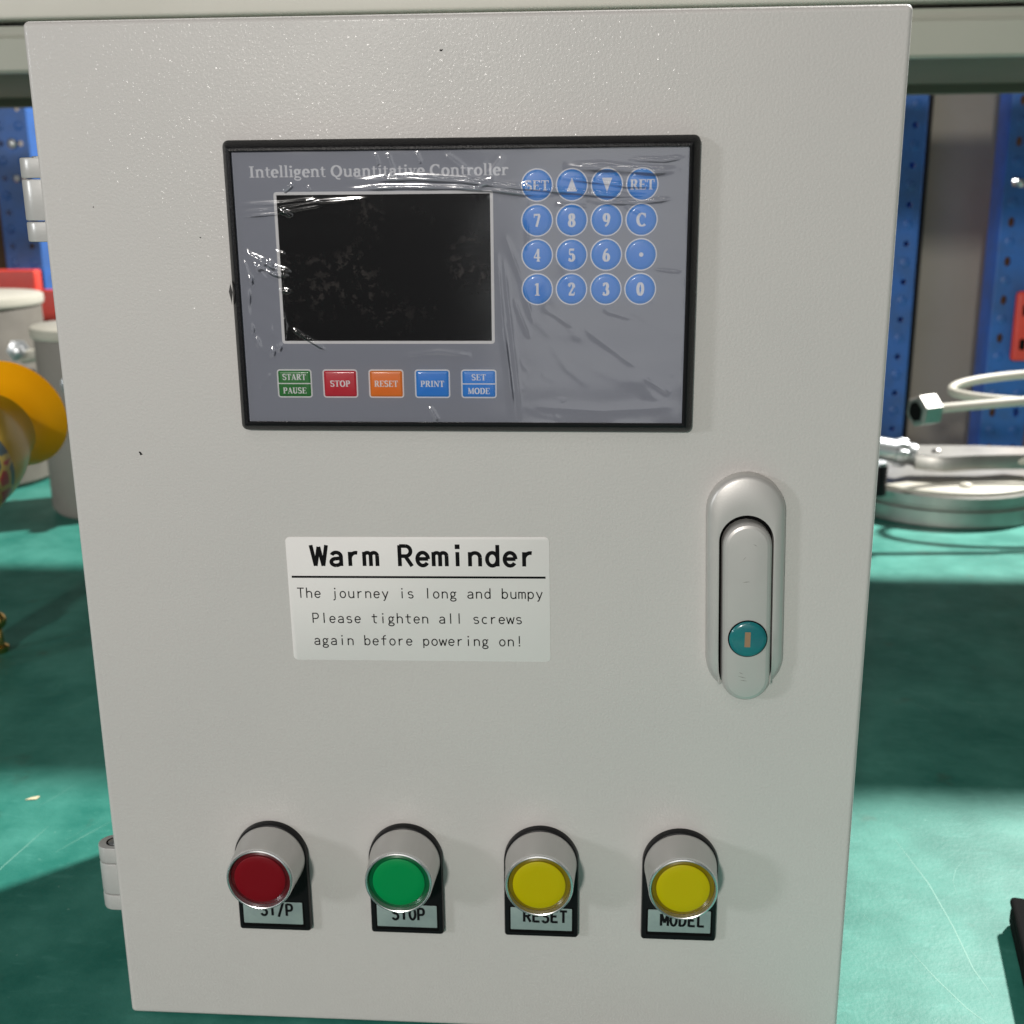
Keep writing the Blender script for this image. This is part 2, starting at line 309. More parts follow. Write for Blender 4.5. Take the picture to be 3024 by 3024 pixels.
# ------------------------------------------------------------------ stroke lettering
def Ln(x0, y0, x1, y1, w_=None): return ('L', x0, y0, x1, y1, w_)
def Ar(cx, cy, rx, ry, a0, a1, w_=None): return ('A', cx, cy, rx, ry, a0, a1, w_)
XH = .70
def Sf(x0, x1, y, h=.065): return ('L', x0, y+(h/2 if y < .01 else -h/2), x1, y+(h/2 if y < .01 else -h/2), h)   # serif bar
def Dot(x, y, r): return ('D', x, y, r)
SERIF = {   # advance, strokes ; None width = pen stressed
 ' ': (.30, []),
 'I': (.42, [Ln(.20, 0, .20, 1, .19), Sf(.03, .37, 0), Sf(.03, .37, 1)]),
 'n': (.68, [Ln(.16, 0, .16, XH, .16), Sf(.03, .29, 0), Sf(.04, .17, XH), Ar(.33, .46, .18, .22, 5, 160), Ln(.51, 0, .51, .48, .16), Sf(.39, .65, 0)]),
 't': (.42, [Ln(.18, .15, .18, .90, .15), Ar(.31, .15, .13, .13, 180, 305, .08), Sf(.03, .38, XH)]),
 'e': (.56, [Ar(.28, .35, .19, .33, 0, 318), Ln(.13, .37, .50, .37, .07)]),
 'l': (.34, [Ln(.17, 0, .17, 1.06, .16), Sf(.03, .31, 0), Sf(.04, .18, 1.06)]),
 'i': (.34, [Ln(.17, 0, .17, XH, .16), Sf(.03, .31, 0), Sf(.04, .18, XH), Dot(.16, .93, .10)]),
 'g': (.58, [Ar(.25, .47, .15, .20, 0, 360), Ar(.27, -.13, .21, .14, 0, 360, .09), Ar(.20, .12, .10, .11, 110, 260, .10), Ln(.17, .04, .36, .02, .10), Ln(.36, .62, .52, .66, .08)]),
 'Q': (.86, [Ar(.42, .5, .31, .47, 0, 360), Ar(.60, -.02, .22, .18, 165, 290, .11)]),
 'u': (.70, [Ln(.16, .22, .16, XH, .16), Ar(.33, .22, .17, .19, 180, 330), Ln(.52, 0, .52, XH, .16), Sf(.03, .17, XH), Sf(.40, .53, XH), Sf(.52, .66, 0)]),
 'a': (.58, [Ln(.41, .06, .41, .48, .15), Ar(.27, .47, .15, .21, 0, 165), Ar(.25, .20, .15, .19, 60, 320), Ln(.25, .385, .41, .41, .07), Sf(.41, .56, 0), Dot(.14, .52, .07)]),
 'v': (.58, [Ln(.12, XH, .30, .02, .16), Ln(.30, .02, .45, XH, .07), Sf(.01, .25, XH), Sf(.35, .57, XH)]),
 'C': (.78, [Ar(.43, .5, .32, .47, 48, 312), Ln(.66, .66, .66, .98, .06)]),
 'o': (.62, [Ar(.31, .35, .20, .33, 0, 360)]),
 'r': (.50, [Ln(.16, 0, .16, XH, .16), Sf(.03, .31, 0), Sf(.04, .17, XH), Ar(.36, .42, .18, .23, 70, 165), Dot(.42, .60, .08)]),
 'S': (.62, [Ar(.30, .74, .19, .23, 35, 180), Ar(.30, .74, .19, .22, 180, 270, .15), Ar(.31, .26, .20, .25, 0, 90, .15), Ar(.31, .26, .20, .23, -150, 0), Ln(.50, .72, .50, .98, .05), Ln(.09, .02, .09, .3, .05)]),
 'E': (.68, [Ln(.18, 0, .18, 1, .18), Sf(.03, .62, 0), Sf(.03, .60, 1), Ln(.18, .52, .46, .52, .07), Ln(.60, 0, .60, .27, .06), Ln(.58, .75, .58, 1, .06), Ln(.45, .40, .45, .64, .05)]),
 'T': (.68, [Ln(.34, 0, .34, 1, .18), Sf(.03, .65, 1), Sf(.19, .49, 0), Ln(.05, .72, .05, 1, .06), Ln(.63, .72, .63, 1, .06)]),
 'R': (.74, [Ln(.18, 0, .18, 1, .18), Sf(.03, .34, 0), Ln(.04, .965, .34, .965, .07), Ln(.18, .49, .36, .49, .07), Ar(.34, .73, .18, .235, -90, 90), Ln(.38, .48, .60, .03, .17), Sf(.54, .74, 0)]),
 'A': (.72, [Ln(.12, .02, .34, .98, .07), Ln(.35, .98, .58, .02, .18), Ln(.18, .32, .50, .32, .07), Sf(.01, .24, 0), Sf(.45, .71, 0)]),
 'P': (.66, [Ln(.18, 0, .18, 1, .18), Sf(.03, .34, 0), Ln(.04, .965, .36, .965, .07), Ln(.18, .46, .36, .46, .07), Ar(.35, .715, .18, .25, -90, 90)]),
 'U': (.74, [Ln(.18, .28, .18, 1, .18), Ar(.37, .28, .19, .25, 180, 360), Ln(.56, .28, .56, 1, .09), Sf(.03, .33, 1), Sf(.44, .70, 1)]),
 'O': (.78, [Ar(.39, .5, .28, .47, 0, 360)]),
 'M': (.92, [Ln(.15, 0, .15, 1, .08), Ln(.18, .98, .44, .04, .17), Ln(.44, .04, .70, .98, .07), Ln(.75, 0, .75, 1, .17), Sf(.03, .27, 0), Sf(.61, .90, 0), Sf(.03, .22, 1), Sf(.72, .90, 1)]),
 'D': (.76, [Ln(.18, 0, .18, 1, .18), Ln(.04, .965, .36, .965, .07), Ln(.04, .035, .36, .035, .07), Ar(.35, .5, .29, .465, -90, 90)]),
 'N': (.78, [Ln(.14, 0, .14, 1, .08), Ln(.16, .96, .62, .04, .17), Ln(.64, 0, .64, 1, .08), Sf(.02, .26, 0), Sf(.02, .20, 1), Sf(.52, .76, 1)]),
 '0': (.6, [Ar(.30, .5, .19, .47, 0, 360)]),
 '1': (.6, [Ln(.31, 0, .31, .99, .16), Sf(.12, .50, 0), Ln(.12, .84, .31, .96, .08)]),
 '2': (.6, [Ar(.29, .73, .18, .24, -20, 170), Ln(.45, .66, .13, .08, .12), Ln(.09, .07, .52, .07, .14), Ln(.51, .03, .53, .28, .06), Dot(.14, .74, .07)]),
 '3': (.6, [Ar(.28, .74, .16, .23, -90, 150), Ar(.28, .26, .19, .23, -150, 90), Dot(.13, .80, .07), Dot(.13, .20, .07)]),
 '4': (.6, [Ln(.38, 0, .38, .99, .15), Ln(.38, .97, .06, .30, .07), Ln(.05, .30, .55, .30, .09), Sf(.25, .51, 0)]),
 '5': (.6, [Ln(.16, .92, .50, .92, .14), Ln(.15, .96, .13, .52, .07), Ar(.28, .30, .19, .27, -150, 130), Dot(.13, .20, .07)]),
 '6': (.6, [Ar(.31, .30, .18, .28, 0, 360), Ar(.47, .34, .36, .62, 100, 185, .13)]),
 '7': (.6, [Ln(.08, .93, .53, .93, .13), Ln(.49, .90, .26, 0, .15), Ln(.08, .70, .08, .97, .05)]),
 '8': (.6, [Ar(.30, .74, .15, .22, 0, 360), Ar(.30, .26, .18, .24, 0, 360)]),
 '9': (.6, [Ar(.29, .68, .18, .28, 0, 360), Ar(.13, .64, .36, .62, -80, 5, .13)]),
}
X = .68
SANS = {    # mono cell of .80 cap heights; w default
 ' ': [], 'l': [Ln(.40, 0, .40, 1.02)], 'i': [Ln(.40, 0, .40, X), Dot(.40, .93, .0)], 'I': [Ln(.4, 0, .4, 1)],
 '!': [Ln(.40, .25, .40, 1.03), Dot(.40, .06, .0)], '/': [Ln(.16, -.10, .64, 1.10)],
 'W': [Ln(.04, 1, .22, 0), Ln(.22, 0, .40, .92), Ln(.40, .92, .58, 0), Ln(.58, 0, .76, 1)],
 'a': [Ar(.40, .46, .22, .19, 0, 160), Ln(.62, 0, .62, .48), Ar(.37, .19, .21, .16, 90, 270), Ln(.37, .35, .62, .38), Ar(.37, .20, .25, .17, 270, 345)],
 'r': [Ln(.24, 0, .24, X), Ar(.52, .34, .28, .30, 75, 170)],
 'm': [Ln(.10, 0, .10, X), Ar(.25, .50, .15, .14, 0, 180), Ln(.40, 0, .40, .50), Ar(.55, .50, .15, .14, 0, 180), Ln(.70, 0, .70, .50)],
 'R': [Ln(.14, 0, .14, 1), Ln(.14, .96, .42, .96), Ln(.14, .48, .42, .48), Ar(.42, .72, .23, .24, -90, 90), Ln(.40, .48, .70, 0)],
 'e': [Ar(.40, .34, .25, .31, 0, 325), Ln(.15, .35, .65, .35)],
 'n': [Ln(.17, 0, .17, X), Ar(.40, .42, .23, .22, 0, 180), Ln(.63, 0, .63, .42)],
 'd': [Ln(.63, 0, .63, 1.02), Ar(.39, .34, .24, .31, 0, 360)],
 'b': [Ln(.17, 0, .17, 1.02), Ar(.41, .34, .24, .31, 0, 360)],
 'p': [Ln(.17, -.24, .17, X), Ar(.41, .34, .24, .31, 0, 360)],
 'g': [Ar(.36, .42, .19, .22, 0, 360), Ar(.39, -.10, .25, .15, 0, 360), Ln(.22, .22, .20, .06), Ln(.20, .06, .44, .05), Ln(.50, .58, .68, .64)],
 'o': [Ar(.40, .34, .25, .31, 0, 360)], 'c': [Ar(.42, .34, .25, .31, 50, 310)],
 'u': [Ln(.17, .26, .17, X), Ar(.40, .26, .23, .23, 180, 360), Ln(.63, 0, .63, X)],
 'y': [Ln(.14, X, .42, .02), Ln(.67, X, .36, -.14), Ar(.22, -.10, .15, .13, 270, 350)],
 's': [Ar(.39, .50, .20, .15, 25, 270), Ar(.41, .19, .21, .16, -155, 90)],
 'h': [Ln(.17, 0, .17, 1.02), Ar(.40, .42, .23, .22, 0, 180), Ln(.63, 0, .63, .42)],
 'j': [Ln(.46, 0, .46, X), Ar(.28, -.02, .18, .18, 270, 360), Dot(.46, .93, .0)],
 'T': [Ln(.08, .96, .72, .96), Ln(.40, 0, .40, .96)],
 't': [Ln(.36, .18, .36, .92), Ar(.54, .20, .18, .17, 180, 290), Ln(.14, X-.03, .66, X-.03)],
 'w': [Ln(.05, X, .22, 0), Ln(.22, 0, .40, .62), Ln(.40, .62, .58, 0), Ln(.58, 0, .75, X)],
 'f': [Ln(.36, 0, .36, .78), Ar(.56, .78, .20, .20, 80, 180), Ln(.14, X-.03, .62, X-.03)],
 'P': [Ln(.14, 0, .14, 1), Ln(.14, .96, .44, .96), Ln(.14, .44, .44, .44), Ar(.44, .70, .22, .26, -90, 90)],
 'S': [Ar(.40, .73, .24, .23, 20, 270), Ar(.40, .25, .26, .25, -160, 90)],
 'O': [Ar(.40, .5, .26, .46, 0, 360)],
 'E': [Ln(.16, 0, .16, 1), Ln(.16, .95, .68, .95), Ln(.16, .52, .60, .52), Ln(.16, .05, .70, .05)],
 'M': [Ln(.10, 0, .10, 1), Ln(.12, 1, .40, .25), Ln(.40, .25, .68, 1), Ln(.70, 0, .70, 1)],
 'D': [Ln(.15, 0, .15, 1), Ln(.15, .95, .36, .95), Ln(.15, .05, .36, .05), Ar(.36, .5, .29, .45, -90, 90)],
 'L': [Ln(.18, 0, .18, 1), Ln(.18, .05, .70, .05)],
}
def strokes_to(mb, items, ox, oz, sx, sz, depth, wd, mi, stress=None, lean=0, rot=0, centre=(0, 0), bold=1.0):
    """place stroke primitives; widths in cap heights"""
    cr, sr = math.cos(rot), math.sin(rot)
    def P(x, y):
        a, b2 = ox+x*sx, oz+y*sz
        a, b2 = a-centre[0], b2-centre[1]
        return (centre[0]+a*cr-b2*sr, centre[1]+a*sr+b2*cr)
    for it in items:
        strokes_to.k += 1; d = depth+(strokes_to.k % 9)*.004
        pts = []; ws = []
        if it[0] == 'L':
            _, x0, y0, x1, y1, ww = it; ww = ww or wd
            pts = [(x0, y0), (x1, y1)]; ws = [ww, ww]
        elif it[0] == 'A':
            _, cx, cy, rx, ry, a0, a1, ww = it; n = max(6, int(abs(a1-a0)/12))
            for k in range(n+1):
                t = rad(a0+(a1-a0)*k/n); pts.append((cx+rx*math.cos(t), cy+ry*math.sin(t)))
                if ww: ws.append(ww)
                elif stress:
                    tx, ty = -rx*math.sin(t), ry*math.cos(t); q = abs(ty)/max(1e-6, math.hypot(tx, ty)); ws.append(stress[0]+(stress[1]-stress[0])*q**1.4)
                else: ws.append(wd)
        elif it[0] == 'D':
            _, x, y, r = it; vs = []
            if r == 0:
                h = wd*.62; vs = [(x-h, y-h), (x+h, y-h), (x+h, y+h), (x-h, y+h)]
            else: vs = [(x+r*math.cos(q*math.pi/8), y+r*math.sin(q*math.pi/8)) for q in range(16)]
            vv = [P(*q) for q in vs]; mb.add([(a, -d, b2) for a, b2 in vv], [tuple(range(len(vv)))], mi); continue
        Q = [Vector(P(*q)) for q in pts]; n = len(Q); vs = []
        closed = it[0] == 'A' and abs(it[6]-it[5]) >= 359
        for k in range(n):
            if closed: t = Q[(k+1) % n if k < n-1 else 1]-Q[k-1 if k else n-2]
            else: t = Q[min(k+1, n-1)]-Q[max(k-1, 0)]
            t = t.normalized() if t.length else Vector((1, 0))
            nn = Vector((-t.y, t.x)); h = ws[k]*bold*sz/2
            vs += [(Q[k].x-nn.x*h, -d, Q[k].y-nn.y*h), (Q[k].x+nn.x*h, -d, Q[k].y+nn.y*h)]
        mb.add(vs, [(2*k, 2*k+2, 2*k+3, 2*k+1) for k in range(n-1)], mi)
strokes_to.k = 0
def serif_text(mb, txt, x0, x1, zb, h, depth, mi, centre=False):
    tot = sum(SERIF[c][0] for c in txt)
    sx = (x1-x0)/tot if x1 is not None else h
    x = x0 if not centre else x0-tot*sx/2
    for c in txt:
        strokes_to(mb, SERIF[c][1], x, zb, sx, h, depth, .1, mi, stress=(.10, .20), bold=1.22); x += SERIF[c][0]*sx
def sans_text(mb, txt, x0, zb, pitch, h, wd, depth, mi, rot=0, centre=(0, 0)):
    for k, c in enumerate(txt):
        strokes_to(mb, SANS[c], x0+k*pitch, zb, pitch/.8, h, depth, wd, mi, rot=rot, centre=centre)

# ================================================================== setting
mb = MB(); mb.box(-3500, 3500, -2500, 4000, -800, -770); tag(mb.build('floor', 'floor', smooth=0), kind='structure')
mb = MB(); mb.box(-3500, 3500, 3300, 3400, -770, 1700); tag(mb.build('wall', 'wall', smooth=0), kind='structure')

# ------------------------------------------------------------------ workbench with overhead shelf
bench = tag(empty('workbench', (0, .4, -.77)), 'workbench with worn green mat and grey overhead shelf behind the cabinet', 'workbench')
BO = (0, -.4, .77)
mb = MB(); mb.box(-1000, 1000, -330, 1030, -40, -3.2, 3); mb.build('worktop', 'mat_under', bench, loc=BO)
mb = MB(); mb.box(-1000, 1000, -332, 1032, -3, 0, 1); mb.build('bench_mat', 'mat', bench, loc=BO)
for sx in (-1, 1):
    for y in (-270, 960):
        mb = MB(); mb.box(sx*960-30, sx*960+30, y-30, y+30, -770, -40, 4); mb.build('leg', 'olive', bench, loc=BO)
for sx in (-1, 1):
    mb = MB(); mb.box(sx*960-25, sx*960+25, 590, 815, 0, 432, 4); mb.build('shelf_support', 'olive', bench, loc=BO)
# front beam: folded channel with a recessed lip on top
mb = MB()
prof = [(548, 434), (546, 436), (546, 459), (548.5, 462), (553, 462), (553, 469), (560, 469), (560, 434)]
k = len(mb.v); n = len(prof)
mb.add([(-1000, y, z) for y, z in prof]+[(1000, y, z) for y, z in prof],
       [(j, j+n, (j+1) % n+n, (j+1) % n) for j in range(n)]+[tuple(range(n)), tuple(2*n-1-j for j in range(n))])
mb.build('shelf_beam', 'olive', bench, loc=BO)
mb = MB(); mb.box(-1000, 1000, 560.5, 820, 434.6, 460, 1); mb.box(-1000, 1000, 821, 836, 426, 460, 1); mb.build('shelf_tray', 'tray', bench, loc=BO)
mb = MB(); mb.box(-1010, 1010, 540, 838, 472.5, 491, 2.5); mb.build('shelf_board', 'cream', bench, loc=BO)
# scratches worn into the mat
mb = MB(); rnd = random.Random(4)
def scratch(pts, wd):
    P = [Vector(p) for p in pts]; vs = []; n = len(P)
    for k_, p in enumerate(P):
        t = (P[min(k_+1, n-1)]-P[max(k_-1, 0)]).normalized(); q = Vector((-t.y, t.x))*wd*(.5 if 0 < k_ < n-1 else .12)
        vs += [(p.x-q.x, p.y-q.y, .05), (p.x+q.x, p.y+q.y, .05)]
    mb.add(vs, [(2*i, 2*i+2, 2*i+3, 2*i+1) for i in range(n-1)])
scratch([(212, 162), (219, 120), (221, 84), (221, 52), (224, 32)], .55)
scratch([(196, 64), (202, 45), (210, 25), (222, 5)], .5)
scratch([(-256, 150), (-259, 128), (-262, 108), (-262, 96)], .55)
scratch([(-222, 158), (-232, 140), (-240, 124)], .4)
scratch([(-228, 160), (-240, 136)], .3)
for _ in range(60):
    x = rnd.choice((-1, 1))*rnd.uniform(175, 470); y = rnd.uniform(-60, 560); a = rnd.uniform(0, 6.28); l = rnd.uniform(4, 34); cv = rnd.uniform(-.5, .5)
    scratch([(x+l*t*math.cos(a+cv*t), y+l*t*math.sin(a+cv*t)) for t in (0, .33, .66, 1)], rnd.uniform(.12, .34))
for _ in range(70):
    x = rnd.choice((-1, 1))*rnd.uniform(165, 430); y = rnd.uniform(-60, 560); r_ = rnd.uniform(.15, .65); n = 6
    mb.add([(x+r_*rnd.uniform(.5, 1.3)*math.cos(q*6.283/n), y+r_*rnd.uniform(.5, 1.3)*math.sin(q*6.283/n), .06) for q in range(n)], [tuple(range(n))])
o = mb.build('scratch_marks', 'scratch', bench, loc=BO, smooth=0); o['kind'] = 'stuff'

# ================================================================== control cabinet
cab = tag(empty('control_cabinet', (0, .09, 0)), 'pale grey steel control cabinet with controller panel and four push buttons', 'control cabinet')
CO = (0, -.09, 0)
mb = MB(); mb.box(-147.5, 147.5, 17, 187, .3, 397.5, 2); mb.build('enclosure_body', 'paint', cab, loc=CO)
mb = MB()
e = 2.0
arc = [(e*(1-math.cos(a)), -e*(1-math.sin(a))) for a in (0, .32, .63, .94, 1.25, math.pi/2)]
mb.sweep(rrect(-150, 150, .6, 400, 2.1, 5), [(0, -15)]+arc, True, True)
mb.build('door', 'paint', cab, loc=CO)
mb = MB(); mb.box(-146, 146, 14.8, 17.2, 4, 394); mb.build('door_gasket', 'gap', cab, loc=CO, smooth=0)

# paint blemishes
def blemish(x, z, r, stretch, ang, mname, seed):
    g = random.Random(seed); q = MB(); n = 12
    pts = []
    for j in range(n):
        a = 2*math.pi*j/n; rr2 = r*g.uniform(.55, 1.15); px, pz = rr2*math.cos(a)*stretch, rr2*math.sin(a)
        pts.append((x+px*math.cos(ang)-pz*math.sin(ang), -.03, z+px*math.sin(ang)+pz*math.cos(ang)))
    q.add(pts, [tuple(range(n))]); q.build('paint_chip', mname, cab, loc=CO, smooth=0)
blemish(-122.3, 248.4, .55, 1.7, -1.0, 'ink', 1); blemish(-5.2, 388.2, .38, 1.6, .2, 'ink', 2); blemish(-93.0, 327.2, .22, 1.8, -.3, 'label_ink', 3)
blemish(-131.0, 338.0, .16, 2, .3, 'label_ink', 5); blemish(74.5, 342.5, .18, 1.5, .3, 'label_ink', 6)

# hinges
for z0 in (325.6, 45.2):
    hz = MB()                                                     # leaf against the door edge
    hz.box(-151.5, -149.7, 4.5, 27, z0+.4, z0+29.4, .5)
    h = hz.build('hinge', 'hinge', cab, loc=CO)
    zz = [(0, 7.2), (7.6, 22.2), (22.6, 29.8)]
    for a0, a1 in zz:
        kb = MB(); ol = []
        cxk, cyk, rk = -156.6, 14.5, 5.9
        for j in range(19):
            t = rad(90+180*j/18); ol.append((cxk+rk*math.cos(t), cyk+rk*math.sin(t)))
        ol += [(-151, cyk-rk), (-151, cyk+rk)]
        fo = poly(ol)
        vs = []; prof = [(.7, a0), (.2, a0+.15), (0, a0+.7), (0, a1-.7), (.2, a1-.15), (.7, a1)]
        n = len(ol)
        for ins, zc in prof: vs += [(x, y, z0+zc) for x, y in fo(ins)]
        fs = [(i*n+j, i*n+(j+1) % n, (i+1)*n+(j+1) % n, (i+1)*n+j) for i in range(len(prof)-1) for j in range(n)]
        fs += [tuple(n-1-j for j in range(n)), tuple((len(prof)-1)*n+j for j in range(n))]
        kb.add(vs, fs); kb.build('knuckle', 'hinge', h)
    pb = MB(); pb.lathe([(3.6, 0), (3.6, .04)], 32, mtx=Matrix.Translation((-155.6, 14.5, z0+29.8))); pb.build('pin_hole', 'gap', h)
    pb = MB(); pb.lathe([(2.9, -1), (2.9, .25), (2.5, .5)], 32, mtx=Matrix.Translation((-155.2, 14.2, z0+29.8))); pb.build('pin', 'bright', h)

# ------------------------------------------------------------------ controller
mb = MB()
BX = rrect(-81.9, 82.3, 258.2, 360.0, 2.2, 5)
mb.sweep(BX, [(0, 0), (0, 2.6), (.25, 3.1), (2.35, 6.9), (2.7, 7.2), (3.7, 7.2), (3.9, 7.0), (3.9, 5.4)], False, False)
mb.add([(-82.6, -1.0, 312.5), (-81.6, -5.6, 311.5), (-80.6, -6.8, 308.5), (-81.4, -5.8, 304.8), (-82.9, -1.0, 303.5), (-82.9, -3.8, 308.5)],
       [(0, 5, 1), (1, 5, 2), (2, 5, 3), (3, 5, 4)])               # moulding burr on the left rim
ctl = mb.build('controller', 'bezel', cab, loc=CO)
mb = MB(); mb.sweep(rrect(-79.5, 80, 260.5, 357.8, 1, 3), [(0, 2), (0, 5.9)], False, True); mb.build('faceplate', 'face', ctl)
mb = MB(); mb.sweep(rrect(-64.1, 12.2, 290.2, 342.6, 1.1, 5), [(0, 5.9), (.05, 5.98), (1.05, 5.98), (1.05, 5.93)], False, False); mb.build('screen_frame', 'white_ink', ctl)
mb = MB(); mb.sweep(rrect(-63.05, 11.15, 291.2, 341.6, .15, 2), [(0, 5.9), (0, 5.95)], False, True); mb.build('screen', 'screen', ctl)
mb = MB(); serif_text(mb, 'Intelligent Quantitative Controller', -72.2, 17.6, 347.5, 3.7, 5.96, 0); mb.build('title_lettering', 'title_ink', ctl, smooth=0)
FK = [('green_key', ('START', 'PAUSE')), ('red_key', ('STOP',)), ('orange_key', ('RESET',)), ('blue_key', ('PRINT',)), ('blue_key', ('SET', 'MODE'))]
for k, (mk, tx) in enumerate(FK):
    x0 = -66.75+16.67*k; x1 = x0+12.7; mb = MB()
    ol = rrect(x0, x1, 270.8, 281.1, 1.1, 4)
    mb.sweep(ol, [(0, 5.9), (0, 6.0), (.5, 6.03), (.55, 6.0), (.9, 6.25), (1.3, 6.36)], False, True, mats=[0, 0, 1, 1, 1, 1])
    cx = (x0+x1)/2
    if len(tx) == 2:
        mb.add([(x0+.4, -6.375, 275.8), (x1-.4, -6.375, 275.8), (x1-.4, -6.375, 276.2), (x0+.4, -6.375, 276.2)], [(0, 1, 2, 3)], 0)
        for s_, zb in zip(tx, (277.3, 272.4)):
            tot = sum(SERIF[c][0] for c in s_); hw = {5: 4.35, 3: 2.6, 4: 4.0}[len(s_)]
            serif_text(mb, s_, cx-hw, cx+hw, zb, 2.15, 6.38, 2)
    else:
        hw = 3.7 if len(tx[0]) == 4 else 4.3
        serif_text(mb, tx[0], cx-hw, cx+hw, 274.9, 2.2, 6.38, 2)
    mb.build('function_key', ['white_ink', mk, 'white_ink'], ctl, smooth=30)
KEYS = ['SET', 'up', 'down', 'RET', '7', '8', '9', 'C', '4', '5', '6', 'dot', '1', '2', '3', '0']
for i, kt in enumerate(KEYS):
    cx = 27.25+11.87*(i % 4); cz = 344.1-11.64*(i//4); mb = MB()
    mb.sweep(circ(cx, cz, 5.5), [(0, 5.9), (0, 6.0), (.42, 6.03), (.47, 6.0), (.95, 6.3), (1.6, 6.42)], False, True, mats=[0, 0, 1, 1, 1, 1])
    if kt in ('up', 'down'):
        s_ = 1 if kt == 'up' else -1
        tri = [(cx-1.75, cz-2.2*s_), (cx+1.75, cz-2.2*s_), (cx, cz+2.4*s_)]
        if s_ < 0: tri = tri[::-1]
        mb.add([(x, -6.45, z) for x, z in tri], [(0, 1, 2)], 2)
    elif kt == 'dot': strokes_to(mb, [Dot(0, 0, 1)], cx+.1, cz, .75, .75, 6.44, .1, 2)
    elif len(kt) == 3: serif_text(mb, kt, cx-4.15, cx+4.15, cz-1.75, 3.3, 6.44, 2)
    else:
        a = SERIF[kt][0]; hh = 4.3; ww = a*4.4 if kt != 'C' else a*4.6
        serif_text(mb, kt, cx-ww/2, cx+ww/2, cz-hh/2, hh, 6.44, 2)
    mb.build('round_key', ['white_ink', 'blue_key', 'title_ink'], ctl, smooth=30)

# loose protective film
nx, nz_ = 600, 366
xs = np.linspace(-77.6, 78.0, nx); zs = np.linspace(261.6, 356.4, nz_)
Xg, Zg = np.meshgrid(xs, zs)
rg = np.random.RandomState(7)
def seg_ridge(pts, amp, wd, sharp=1.0):
    D = np.full(Xg.shape, 1e9); T = np.zeros(Xg.shape); tot = 0
    ln = [math.dist(pts[i], pts[i+1]) for i in range(len(pts)-1)]; S = sum(ln); acc = 0
    for i in range(len(pts)-1):
        (ax, az), (bx, bz) = pts[i], pts[i+1]; vx, vz = bx-ax, bz-az; l2 = vx*vx+vz*vz
        t = np.clip(((Xg-ax)*vx+(Zg-az)*vz)/l2, 0, 1); d = np.hypot(Xg-ax-t*vx, Zg-az-t*vz)
        mk = d < D; D = np.where(mk, d, D); T = np.where(mk, (acc+t*ln[i])/S, T); acc += ln[i]
    fade = np.clip(np.minimum(T, 1-T)*6, 0, 1)
    jit = .86+.14*np.sin(T*S*.43+amp*40+wd*9)
    return amp*fade*jit*np.exp(-(D/wd)**sharp)
H = np.full(Xg.shape, .12)
for _ in range(14):
    kx, kz = rg.normal(0, .16), rg.normal(0, .2); ph = rg.uniform(0, 6.28); H += .010*np.sin(kx*Xg+kz*Zg+ph)
